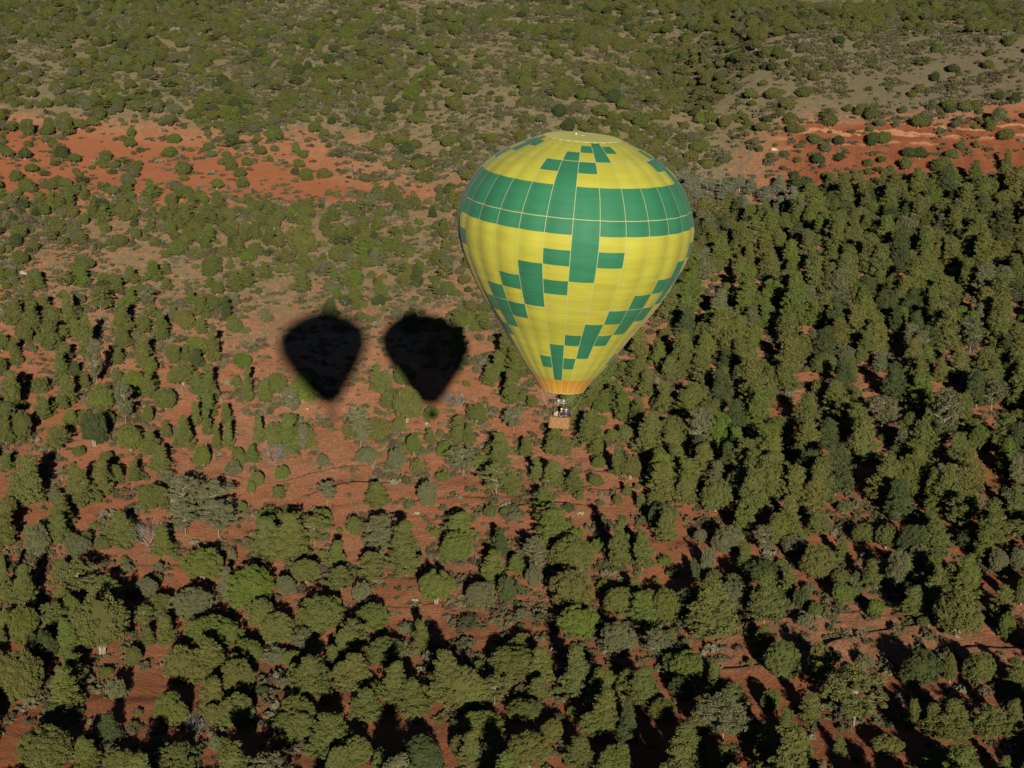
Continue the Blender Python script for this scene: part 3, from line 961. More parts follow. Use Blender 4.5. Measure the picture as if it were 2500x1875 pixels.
# ------------------------------------------------------------------ masses: one object each, instanced on points
def scatter(name, pts, variants, tints, label):
    """pts: x, y, z, sx, sz, rot, variant index"""
    me = bpy.data.meshes.new(name)
    me.vertices.add(len(pts))
    P = np.array([p[:3] for p in pts], np.float32)
    me.vertices.foreach_set('co', P.ravel())
    for nm, typ, arr in (('sc', 'FLOAT_VECTOR', np.array([(p[3], p[3], p[4]) for p in pts], np.float32)),
                         ('ro', 'FLOAT_VECTOR', np.array([(0, 0, p[5]) for p in pts], np.float32)),
                         ('tint', 'FLOAT_VECTOR', np.array(tints, np.float32))):
        at = me.attributes.new(nm, typ, 'POINT'); at.data.foreach_set('vector', arr.ravel())
    at = me.attributes.new('vi', 'INT', 'POINT'); at.data.foreach_set('value', np.array([p[6] for p in pts], np.int32))
    o = link(name, me, kind='stuff', label=label)
    ng = bpy.data.node_groups.new(name, 'GeometryNodeTree')
    ng.interface.new_socket('Geometry', in_out='INPUT', socket_type='NodeSocketGeometry')
    ng.interface.new_socket('Geometry', in_out='OUTPUT', socket_type='NodeSocketGeometry')
    N = ng.nodes; L = ng.links
    gi = N.new('NodeGroupInput'); go = N.new('NodeGroupOutput'); jn = N.new('GeometryNodeJoinGeometry')
    def attr(nm, dt):
        a = N.new('GeometryNodeInputNamedAttribute'); a.data_type = dt; a.inputs[0].default_value = nm
        return [s for s in a.outputs if s.enabled][0]
    for k, obs in enumerate(variants):
        cmp_ = N.new('FunctionNodeCompare'); cmp_.data_type = 'INT'; cmp_.operation = 'EQUAL'
        ins = [s for s in cmp_.inputs if s.enabled]
        L.new(attr('vi', 'INT'), ins[0]); ins[1].default_value = k
        iop = N.new('GeometryNodeInstanceOnPoints')
        L.new(gi.outputs[0], iop.inputs['Points']); L.new(cmp_.outputs[0], iop.inputs['Selection'])
        if len(obs) == 1:
            oi = N.new('GeometryNodeObjectInfo'); oi.transform_space = 'ORIGINAL'; oi.inputs[0].default_value = obs[0]; src = oi.outputs['Geometry']
            sm_ = N.new('GeometryNodeSetMaterial'); sm_.inputs['Material'].default_value = M_LEAF_I; L.new(src, sm_.inputs[0]); src = sm_.outputs[0]
        else:
            j2 = N.new('GeometryNodeJoinGeometry')
            for q, ob in enumerate(obs):
                oi = N.new('GeometryNodeObjectInfo'); oi.transform_space = 'ORIGINAL'; oi.inputs[0].default_value = ob
                s_ = oi.outputs['Geometry']
                if q == 0:
                    sm_ = N.new('GeometryNodeSetMaterial'); sm_.inputs['Material'].default_value = M_LEAF_I; L.new(s_, sm_.inputs[0]); s_ = sm_.outputs[0]
                L.new(s_, j2.inputs[0])
            src = j2.outputs[0]
        L.new(src, iop.inputs['Instance'])
        e2r = N.new('FunctionNodeEulerToRotation'); L.new(attr('ro', 'FLOAT_VECTOR'), e2r.inputs[0])
        L.new(e2r.outputs[0], iop.inputs['Rotation']); L.new(attr('sc', 'FLOAT_VECTOR'), iop.inputs['Scale'])
        L.new(iop.outputs[0], jn.inputs[0])
    L.new(jn.outputs[0], go.inputs[0])
    md = o.modifiers.new('scatter', 'NODES'); md.node_group = ng
    return o


def first_objects(meshes):
    out = []
    for m in meshes:
        out.append(next((o for o in bpy.data.objects if o.data is m), None))
    return out


def tint_of(c):
    b = np.array(TINT[c]); return b * (1 + random.uniform(-.1, .1))


fj = first_objects([j[0] for j in JUN]); fjt = first_objects([j[1] for j in JUN])
fc = first_objects([j[0] for j in CON]); fct = first_objects([j[1] for j in CON])
fb = first_objects(BUSH)
jp, jt, cp_, ct, bp, bt = [], [], [], [], [], []
for i, p in rest:
    x, y, z, wm, hm, k, c, u, v = p
    if k == 'j':
        jp.append((x, y, z, wm / 1.85, hm / 1.62, random.uniform(0, 6.28), i % 8)); jt.append(tint_of(c))
    elif k == 'c':
        asp = hm / wm; st = 0 if asp > 1.30 else (1 if i % 3 else 2)
        cp_.append((x, y, z, wm / (1.22, 1.80, 1.75)[st], hm / 1.02, random.uniform(0, 6.28), st * 4 + i % 4)); ct.append(tint_of(c))
    else:
        bp.append((x, y, z, wm / 2.1, hm / .85, random.uniform(0, 6.28), i % 5)); bt.append(tint_of(c))
print('individual', len(LAB), 'mass', len(jp), len(cp_), len(bp))
scatter('distant_junipers', jp, [(a, b) for a, b in zip(fj, fjt)], jt, 'wood of round green junipers covering the upper hillside')
scatter('distant_pines', cp_, [(a, b) for a, b in zip(fc, fct)], ct, 'smaller pines and cypresses mixed through the wood')

# low undergrowth: dry tufts, herbs and seedling scrub
NT = 260000
az = rng.uniform(-.36, .36, NT); rr = np.sqrt(rng.uniform(185 ** 2, 900 ** 2, NT))
X = rr * np.sin(az); Y = rr * np.cos(az); Z = height(X, Y); U, Vv, _ = project(X, Y, Z)
redm = grid_at(U, Vv, RED_V, RED)
bare = np.zeros(NT)
for (cu, cv, ru, rv) in BARE:
    bare = np.maximum(bare, blob(U, Vv, cu, cv, ru, rv))
pr = (1.0 - np.where(Vv < 520, .72, .42) * redm) * np.where(Vv < 480, .55, 1.0) * (1 - .5 * bare) * np.clip(.55 + 2.2 * vnoise(X / 9, Y / 9, 91), .06, 1.4) * .78
pr = np.where(Vv < 760, pr * 1.2, pr * .9)
keep = (rng.uniform(size=NT) < pr) & (Vv < 1930) & (U > -60) & (U < 2560)
up_, ut = [], []
TU = [(0.120, 0.112, 0.060), (0.085, 0.094, 0.044), (0.150, 0.136, 0.080), (0.098, 0.080, 0.054), (0.20, 0.195, 0.13)]
for i in np.nonzero(keep)[0]:
    s = (.42 + .75 * rng.uniform() ** 1.6) * (1.35 if rr[i] > 480 else 1)
    if rng.uniform() < .08:
        s *= 1.6
    up_.append((X[i], Y[i], Z[i], s, s * rng.uniform(.7, 1.35), rng.uniform(0, 6.28), int(rng.integers(0, 4))))
    ut.append(np.array(TU[rng.choice(5, p=[.32, .26, .22, .14, .06])]) * rng.uniform(.85, 1.15))
print('tufts', len(up_))
# the tuft shapes come from four tufts that stand in the scene themselves
tuft_obs = []
for k, (u, v) in enumerate([(1010, 1440), (1150, 1460), (960, 1500), (1230, 1490)]):
    x, y, z, t = ground_hit(u, v)
    o = place_single((x, y, z), 'grass_tuft', TUFT[k], (.7, .7, .5), 'y')
    LAB.append((o, (x, y, z, 1, .5, 't', 'y', u, v), 'dry grass tuft'))
    tuft_obs.append(o)
scatter('undergrowth', up_ , [(o,) for o in tuft_obs], ut, 'dry grass tufts and low herbs scattered over the soil')
if bp:
    scatter('distant_scrub', bp, [(o,) for o in fb], bt, 'small scrub bushes between the hillside junipers')

# ------------------------------------------------------------------ balloon
HT = 21.65
MOUTH = 0.32                     # height of the lower edge of the skirt
PROF_H = [0.0, 1.08, 2.16, 3.94, 5.9, 7.87, 9.84, 11.81, 13.28, 14.76, 16.04, 17.12, 18.2, 19.09, 19.88, 20.56, 21.15, 21.65]
PROF_R = [1.79, 2.38, 3.29, 4.51, 5.76, 7.18, 8.3, 9.2, 9.62, 9.74, 9.49, 9.05, 8.44, 7.7, 6.8, 5.67, 4.39, 3.12]
_h2 = np.linspace(0, HT, 447)
_r2 = np.interp(_h2, PROF_H, PROF_R)
for _ in range(2):
    _k = np.ones(15) / 15
    _e = np.pad(_r2, 7, mode='reflect', reflect_type='odd')
    _r2 = np.convolve(_e, _k, 'valid')


def prof(h):
    return float(np.interp(h, _h2, _r2))


NG = 28
PHI0 = math.radians(0.0)
ROWS_PX = [190, 222, 278, 352, 448, 560, 695, 828, 960, 1090, 1220, 1345, 1460, 1577, 1692, 1787, 1873, 1978, 2068, 2162, 2272]
ROWN = list('TSRQPXYZABCDEFGHIJKO')


def fabric(name, col, tr=.12):
    m, N, L = new_mat(name)
    out = N.new('ShaderNodeOutputMaterial')
    p = N.new('ShaderNodeBsdfPrincipled'); p.inputs['Roughness'].default_value = .62
    p.inputs['Specular IOR Level'].default_value = .25
    p.inputs['Sheen Weight'].default_value = .10; p.inputs['Sheen Roughness'].default_value = .4
    oi = N.new('ShaderNodeObjectInfo')
    tc = N.new('ShaderNodeTexCoord')
    mr = N.new('ShaderNodeMapRange'); mr.inputs[3].default_value = .95; mr.inputs[4].default_value = 1.05
    L.new(oi.outputs['Random'], mr.inputs[0])
    mp = N.new('ShaderNodeMapping'); mp.inputs['Scale'].default_value = (.25, .25, 1.6)
    L.new(tc.outputs['Object'], mp.inputs[0])
    nz = N.new('ShaderNodeTexNoise'); nz.inputs['Scale'].default_value = 1.2; nz.inputs['Detail'].default_value = 3
    L.new(mp.outputs[0], nz.inputs['Vector'])
    m2 = N.new('ShaderNodeMapRange'); m2.inputs[1].default_value = .3; m2.inputs[2].default_value = .7
    m2.inputs[3].default_value = .93; m2.inputs[4].default_value = 1.06
    L.new(nz.outputs[0], m2.inputs[0])
    mu = node(N, 'ShaderNodeMath', operation='MULTIPLY'); L.new(mr.outputs[0], mu.inputs[0]); L.new(m2.outputs[0], mu.inputs[1])
    sc = node(N, 'ShaderNodeVectorMath', operation='SCALE'); sc.inputs[0].default_value = col; L.new(mu.outputs[0], sc.inputs['Scale'])
    L.new(sc.outputs[0], p.inputs['Base Color'])
    b = N.new('ShaderNodeBump'); b.inputs['Strength'].default_value = .22; b.inputs['Distance'].default_value = .25
    L.new(nz.outputs[0], b.inputs['Height']); L.new(b.outputs[0], p.inputs['Normal'])
    t = N.new('ShaderNodeBsdfTranslucent'); L.new(sc.outputs[0], t.inputs[0])
    mx = N.new('ShaderNodeMixShader'); mx.inputs[0].default_value = tr
    L.new(p.outputs[0], mx.inputs[1]); L.new(t.outputs[0], mx.inputs[2]); L.new(mx.outputs[0], out.inputs[0])
    return m


M_YEL = fabric('yellow_nylon', (0.50, 0.485, 0.064))
M_LIM = fabric('yellow_nylon_top', (0.63, 0.64, 0.12))
M_GRN = fabric('green_nylon', (0.039, 0.212, 0.108))
M_ORG = fabric('orange_nomex', (0.66, 0.32, 0.04))
M_TAPE = simple_mat('pale_load_tape', (0.46, 0.46, 0.24), .7, noise=.05)
M_ROPE = simple_mat('steel_cable', (0.45, 0.42, 0.33), .5, metal=.3)
M_STEEL = simple_mat('stainless_tube', (0.42, 0.40, 0.37), .45, metal=.5, noise=.05)
M_SUEDE = simple_mat('brown_suede', (0.13, 0.065, 0.035), .9, noise=.2)
M_PAD = simple_mat('dark_pole_cover', (0.06, 0.055, 0.06), .8)
M_TANK = simple_mat('padded_tank_cover', (0.36, 0.30, 0.20), .8)


def wicker():
    m, N, L = new_mat('woven_wicker')
    out = N.new('ShaderNodeOutputMaterial'); p = N.new('ShaderNodeBsdfPrincipled'); L.new(p.outputs[0], out.inputs[0])
    tc = N.new('ShaderNodeTexCoord')
    mp = N.new('ShaderNodeMapping'); mp.inputs['Scale'].default_value = (13, 13, 22); L.new(tc.outputs['Object'], mp.inputs[0])
    ck = N.new('ShaderNodeTexNoise'); ck.inputs['Scale'].default_value = 1.0; ck.inputs['Detail'].default_value = 2
    L.new(mp.outputs[0], ck.inputs['Vector'])
    cr = N.new('ShaderNodeValToRGB')
    cr.color_ramp.elements[0].position = .33; cr.color_ramp.elements[0].color = (.15, .065, .02, 1)
    cr.color_ramp.elements[1].position = .68; cr.color_ramp.elements[1].color = (.44, .25, .085, 1)
    L.new(ck.outputs[0], cr.inputs[0]); L.new(cr.outputs[0], p.inputs['Base Color'])
    p.inputs['Roughness'].default_value = .6
    return m


M_WICK = wicker()


def is_green(g, r):
    """panel colours of the pixel-style spiral pattern; g gore number, r row letter"""
    if r in 'XYZ':
        return True
    if r == 'O':
        return False
    lower = {0: 'ABC', -1: 'BD', 1: 'B', -2: 'CDE', -3: 'DF', -4: 'EFG', -5: 'FH', -6: 'GHI', -7: 'HJ', -8: 'IJK', -9: 'J'}
    upper = {0: 'PQR', -1: 'Q', 1: 'QS', 2: 'RST', 3: 'S'}
    for a in range(-6, 7):
        o = 7 * a
        if r in lower.get(g - o, ''):
            return True
        if r in upper.get(g - (o - 1), ''):
            return True
    return False


def env_point(phi, h, bulge=0.0):
    r = prof(h) * (1 + bulge)
    return Vector((r * math.sin(phi), -r * math.cos(phi), h))


def bul(phi):
    g = (phi - PHI0) / (2 * math.pi / NG); f = g - math.floor(g)
    return 0.014 * math.sin(math.pi * f)


def env_normal(phi, h):
    e = 1e-3
    a = env_point(phi + e, h, bul(phi + e)) - env_point(phi - e, h, bul(phi - e))
    b = env_point(phi, min(h + .08, HT), bul(phi)) - env_point(phi, max(h - .08, 0), bul(phi))
    return a.cross(b).normalized()


def panel_mesh(name, g, h0, h1, mat, nu=5, nv=3, inset=0.0):
    vs = []; ns = []; fs = []
    dg = 2 * math.pi / NG
    for j in range(nv + 1):
        h = h0 + (h1 - h0) * j / nv
        for i in range(nu + 1):
            f = i / nu
            f = min(max(f, .0001), .9999)
            ph = PHI0 + (g + f) * dg
            vs.append(env_point(ph, h, bul(ph))); ns.append(env_normal(ph, h))
    for j in range(nv):
        for i in range(nu):
            a = j * (nu + 1) + i
            fs.append((a, a + 1, a + nu + 2, a + nu + 1))
    return vs, ns, fs


def build_balloon(base, rot, scale, label, seen=True):
    root = bpy.data.objects.new('hot_air_balloon', None); COL.objects.link(root)
    root.matrix_world = Matrix.Translation(base) @ rot.to_4x4() @ Matrix.Diagonal((scale, scale, scale, 1))
    root['label'] = label; root['category'] = 'balloon'
    return root


# --- the balloon in view: place its mouth, tilt it so its crown lies where the photograph has it
D_B = 147.0
SCB = D_B / 140.0
p_mouth = cam.location + ray(1371.9, 954.4) * D_B
view = ray(1400, 640)
side = view.cross(Vector((0, 0, 1))).normalized()
fwd = Vector((view.x, view.y, 0)).normalized()
TILT = 0.0716
R0 = Matrix((side, fwd, Vector((0, 0, 1)))).transposed()      # local x to the right, local -y towards the camera
ROT = Matrix.Rotation(TILT, 3, view) @ R0
GY = math.radians(-1.2)                                        # turn about the balloon's own axis
ROT = ROT @ Matrix.Rotation(GY, 3, 'Z')
balloon = build_balloon(p_mouth, ROT, SCB, 'yellow hot air balloon with green band and stepped green checks, orange skirt and wicker basket')


def proj_local(p):
    w = p_mouth + ROT @ (Vector(p) * SCB)
    u, v, _ = project([w.x], [w.y], [w.z])
    return float(u[0]), float(v[0])


# rows: heights whose front seam falls on the rows of the photograph
hs_ = np.linspace(0, HT, 900)
vv = np.array([proj_local(env_point(0, h))[1] for h in hs_])
rows_h = []
for q in ROWS_PX:
    rows_h.append(float(np.interp(-(290 + q / 3.386), -vv, hs_)))
rows_h[0] = HT; rows_h[-1] = MOUTH
print('rows', [round(x, 2) for x in rows_h], 'v range', vv.max(), vv.min())


def lay_envelope(root, individual=True):
    rest_v, rest_f, rest_m, rest_n = [], [], [], []
    for g in range(-14, 14):
        for ri, r in enumerate(ROWN):
            h1, h0 = rows_h[ri], rows_h[ri + 1]
            if r == 'O':
                mat = 3
            elif is_green(g, r):
                mat = 1
            else:
                mat = 0
            vs, ns, fs = panel_mesh('p', g, h0, h1, None)
            mlist = [M_YEL, M_GRN, M_LIM, M_ORG]
            if individual and -7 <= g <= 6:
                me = mesh_from('fabric_panel', vs, fs, [mlist[mat]], True)
                me.normals_split_custom_set_from_vertices(ns)
                link('fabric_panel', me, root)
            else:
                n = len(rest_v); rest_v += vs; rest_n += ns
                rest_f += [tuple(i + n for i in f) for f in fs]; rest_m += [mat] * len(fs)
    me = mesh_from('envelope', rest_v, rest_f, [M_YEL, M_GRN, M_LIM, M_ORG], True, rest_m)
    me.normals_split_custom_set_from_vertices(rest_n)
    e = link('envelope', me, root)
    if individual:
        e['kind'] = 'stuff'
    # parachute crown: shallow pleated disc that overlaps the top opening
    V = [(0, 0, (HT + .16))]; Fc = []
    nr, na = 7, NG * 4
    for i in range(1, nr + 1):
        q = i / nr
        for j in range(na):
            a = 2 * math.pi * j / na + PHI0
            rad = 3.30 * q * (1 + .003 * math.cos(a * NG))
            V.append((rad * math.sin(a), -rad * math.cos(a), (HT + .16) - .13 * q ** 2.2 - .022 * q * (1 - math.cos(a * NG)) + (.0 if i < nr else -.04)))
    for j in range(na):
        Fc.append((0, 1 + (j + 1) % na, 1 + j))
    for i in range(nr - 1):
        for j in range(na):
            a = 1 + i * na + j; b = 1 + i * na + (j + 1) % na
            Fc.append((a, b, b + na, a + na))
    link('parachute_vent', mesh_from('parachute_vent', V, Fc, [M_LIM], True), root)
    m = MB(); m.tube([(-.55, -.1, HT + .12), (-.55, -.1, HT + .34)], [.09, .07], 8)
    m.lathe([(0.0, (HT + .16)), (.16, HT + .20), (.18, HT + .16), (.20, HT + .12)], 12)
    link('crown_ring', m.mesh('crown_ring', M_LIM, True), root)
    # load tapes along each gore seam, belts round three rows
    dg = 2 * math.pi / NG
    for g in range(-14, 14):
        ph = PHI0 + g * dg
        V, Fc = [], []
        hh = np.linspace(MOUTH, HT, 70)
        for h in hh:
            r = prof(h); wd = .022
            for s in (-1, 1):
                p2 = ph + s * wd / r
                V.append((( r + .018) * math.sin(p2), -(r + .018) * math.cos(p2), h + .012 * (h > 18)))
        for i in range(len(hh) - 1):
            Fc.append((2 * i, 2 * i + 1, 2 * i + 3, 2 * i + 2))
        link('load_tape', mesh_from('load_tape', V, Fc, [M_TAPE], True), root)
    for ri, wd in ((3, .018), (7, .026), (13, .024), (20, .04), (0, .04)):
        h = rows_h[ri]
        V, Fc = [], []
        for j in range(NG * 6):
            a = PHI0 + 2 * math.pi * j / (NG * 6)
            for s in (-1, 1):
                h2 = min(max(h + s * wd, 0), HT)
                r = prof(h2) * (1 + bul(a)) + .022
                dz = -.02 * abs(math.sin(a * NG / 2)) if ri == 20 else 0
                V.append((r * math.sin(a), -r * math.cos(a), h + s * wd + dz))
        n = NG * 6
        for j in range(n):
            a, b = 2 * j, 2 * ((j + 1) % n)
            Fc.append((a, b, b + 1, a + 1))
        link('belt_tape' if ri != 20 else 'mouth_hem', mesh_from('belt_tape', V, Fc, [M_TAPE], True), root)


lay_envelope(balloon)


def lay_basket(root, zr, W=1.82, Dp=1.25, Hb=1.14):
    """zr: height of the basket rim below the mouth (negative)"""
    zb = zr - Hb
    bk = bpy.data.objects.new('basket', None); COL.objects.link(bk); bk.parent = root; bk.location = (0, 0, zb)
    # woven walls: round-cornered shell made of weave courses over upright stakes
    def ringpt(t, grow=0.0):
        # superellipse outline
        c, s = math.cos(t), math.sin(t)
        e = .22
        return Vector((math.copysign(abs(c) ** e, c) * (W / 2 + grow), math.copysign(abs(s) ** e, s) * (Dp / 2 + grow), 0))
    n = 56
    # even spacing round the outline
    dense = [ringpt(2 * math.pi * k / 2000) for k in range(2001)]
    L_ = [0]
    for k in range(2000):
        L_.append(L_[-1] + (dense[k + 1] - dense[k]).length)
    ts = [2 * math.pi * float(np.interp(L_[-1] * k / n, L_, np.arange(2001))) / 2000 for k in range(n)]
    wall = MB()
    NC = 16
    def rim_z(x, y):      # top edge dips along the long sides
        return Hb - .09 * max(0, 1 - (x / (W / 2)) ** 2)
    for c in range(NC):
        z0, z1 = c / NC, (c + .86) / NC
        V = []; Fc = []
        for k, t in enumerate(ts):
            off = .012 if (k + c) % 2 else -.006
            for zz, o2 in ((z0, 0), ((z0 + z1) / 2, .010), (z1, 0)):
                p = ringpt(t, off + o2)
                V.append((p.x, p.y, .04 + zz * (rim_z(p.x, p.y) - .06)))
        for k in range(n):
            a = 3 * k; b = 3 * ((k + 1) % n)
            Fc += [(a, b, b + 1, a + 1), (a + 1, b + 1, b + 2, a + 2)]
        wall.add(V, Fc)
    inner = MB(); V = []; Fc = []
    for k, t in enumerate(ts):
        p = ringpt(t, -.03); V.append((p.x, p.y, .03)); V.append((p.x, p.y, rim_z(p.x, p.y) - .01))
    for k in range(n):
        a, b = 2 * k, 2 * ((k + 1) % n); Fc.append((a, a + 1, b + 1, b))
    V2 = len(V); Fc.append(tuple(2 * k for k in range(n)))
    inner.add(V, Fc)
    link('wicker_courses', wall.mesh('wicker_courses', M_WICK, True), bk)
    link('inner_wall', inner.mesh('inner_wall', M_SUEDE), bk)
    st = MB()
    for k in range(0, n, 2):
        p = ringpt(ts[k], .012); st.tube([(p.x, p.y, .03), (p.x, p.y, rim_z(p.x, p.y) - .02)], .010, 4)
    link('wicker_stakes', st.mesh('wicker_stakes', M_WICK), bk)
    rim = MB(); pts = [ringpt(t, 0) for t in ts] + [ringpt(ts[0], 0)]
    rim.tube([(p.x, p.y, rim_z(p.x, p.y)) for p in pts], .045, 8, cap=False)
    link('rim', rim.mesh('rim', M_SUEDE, True), bk)
    sk = MB(); sk.tube([(p.x, p.y, .03) for p in pts], .035, 6, cap=False)
    link('skirting', sk.mesh('skirting', M_SUEDE, True), bk)
    for sx in (-.45, -.12, .5):
        b = MB(); b.box((sx, 0, -.02), (.06, Dp * 1.02, .05))
        link('runner', b.mesh('runner', M_TANK), bk)
    # poles, burner frame, burner
    fx, fy = W / 2 * .60, Dp / 2 * .66
    zf = Hb + 1.12
    for sx in (-1, 1):
        for sy in (-1, 1):
            b = MB(); b.tube([(sx * W / 2 * .88, sy * Dp / 2 * .88, Hb * .3), (sx * W / 2 * .86, sy * Dp / 2 * .86, Hb + .1), (sx * fx * 1.04, sy * fy, zf)], [.032, .032, .024], 8)
            link('upright', b.mesh('upright', M_PAD, True), bk)
    fr = MB()
    cr = [(-fx, -fy + .12), (-fx + .16, -fy - .02), (fx - .16, -fy - .02), (fx, -fy + .12), (fx, fy - .12), (fx - .16, fy + .02), (-fx + .16, fy + .02), (-fx, fy - .12), (-fx, -fy + .12)]
    fr.tube([(x, y, zf) for x, y in cr], .028, 8, cap=False)
    fr.tube([(-fx, 0, zf), (fx, 0, zf)], .02, 6)
    link('burner_frame', fr.mesh('burner_frame', M_STEEL, True), bk)
    bu = MB()
    for sx in (-.22, .22):
        bu.lathe([(.03, zf - .22), (.12, zf - .18), (.13, zf + .02), (.15, zf + .20), (.14, zf + .20), (.11, zf + .02), (.0, zf)], 14, (sx, 0, 0))
        bu.tube([(sx, 0, zf - .2), (sx, .05, zf - .45)], .025, 6)
    link('burner', bu.mesh('burner', M_STEEL, True), bk)
    # padded gas tanks in two corners
    for (x, y) in ((-.62, .36), (.62, .36), (-.66, -.34)):
        tk = MB(); tk.lathe([(0, .05), (.15, .06), (.17, .12), (.17, .80), (.13, .90), (.06, .94), (.05, 1.0), (0, 1.0)], 14, (x, y, 0))
        link('gas_tank', tk.mesh('gas_tank', M_TANK, True), bk)
    # hoses
    ho = MB(); ho.tube([(-.62, .36, 1.0), (-.66, .3, 1.3), (-.55, .2, 1.8), (-.3, .05, zf - .3)], .018, 5)
    ho.tube([(.62, .36, 1.0), (.66, .3, 1.35), (.5, .2, 1.8), (.25, .05, zf - .3)], .018, 5)
    link('fuel_hose', ho.mesh('fuel_hose', M_PAD, True), bk)
    # cables: frame corners to the mouth, two to the basket corners
    for k in range(12):
        a = 2 * math.pi * (k + .5) / 12
        mp_ = Vector((prof(MOUTH) * math.sin(a), -prof(MOUTH) * math.cos(a), MOUTH - zb))
        c = Vector((math.copysign(fx, math.sin(a)), math.copysign(fy, -math.cos(a)), zf))
        b = MB(); b.tube([mp_, c], .008, 4)
        link('cable', b.mesh('cable', M_ROPE), bk)
    for sx, a in ((-1, -1.45), (-1, -1.0), (1, 1.35)):
        mp_ = Vector((prof(MOUTH) * math.sin(a), -prof(MOUTH) * math.cos(a), MOUTH - zb))
        b = MB(); b.tube([mp_, mp_ * .5 + Vector((sx * W / 2 * .95, -.1, Hb)) * .5 + Vector((0, 0, -.12)), (sx * W / 2 * .98, -.12, Hb + .04)], .014, 4)
        link('handling_line', b.mesh('handling_line', M_TANK), bk)
    return bk, zb


basket, ZB = lay_basket(balloon, -2.08)

# ------------------------------------------------------------------ the balloonists
M_SKIN = simple_mat('skin', (0.50, 0.30, 0.21), .55, noise=.05)
M_WHITE = simple_mat('white_cloth', (0.62, 0.60, 0.55), .8, noise=.04)
M_DARK = simple_mat('dark_navy_cloth', (0.028, 0.024, 0.045), .85)
M_PURP = simple_mat('dusky_purple_cloth', (0.075, 0.055, 0.12), .85)
M_BEIGE = simple_mat('beige_cloth', (0.40, 0.34, 0.23), .85)
M_JEAN = simple_mat('denim', (0.05, 0.07, 0.13), .85)
M_HAIR = simple_mat('brown_hair', (0.06, 0.035, 0.02), .7)


def skin_body(name, verts, edges, radii, mat, parent, sub=1):
    me = bpy.data.meshes.new(name)
    me.from_pydata(verts, edges, [])
    me.materials.append(mat)
    o = link(name, me, parent)
    md = o.modifiers.new('skin', 'SKIN')
    for i, r in enumerate(radii):
        me.skin_vertices[0].data[i].radius = r if isinstance(r, tuple) else (r, r)
    me.skin_vertices[0].data[0].use_root = True
    s = o.modifiers.new('sub', 'SUBSURF'); s.levels = sub; s.render_levels = sub
    return o


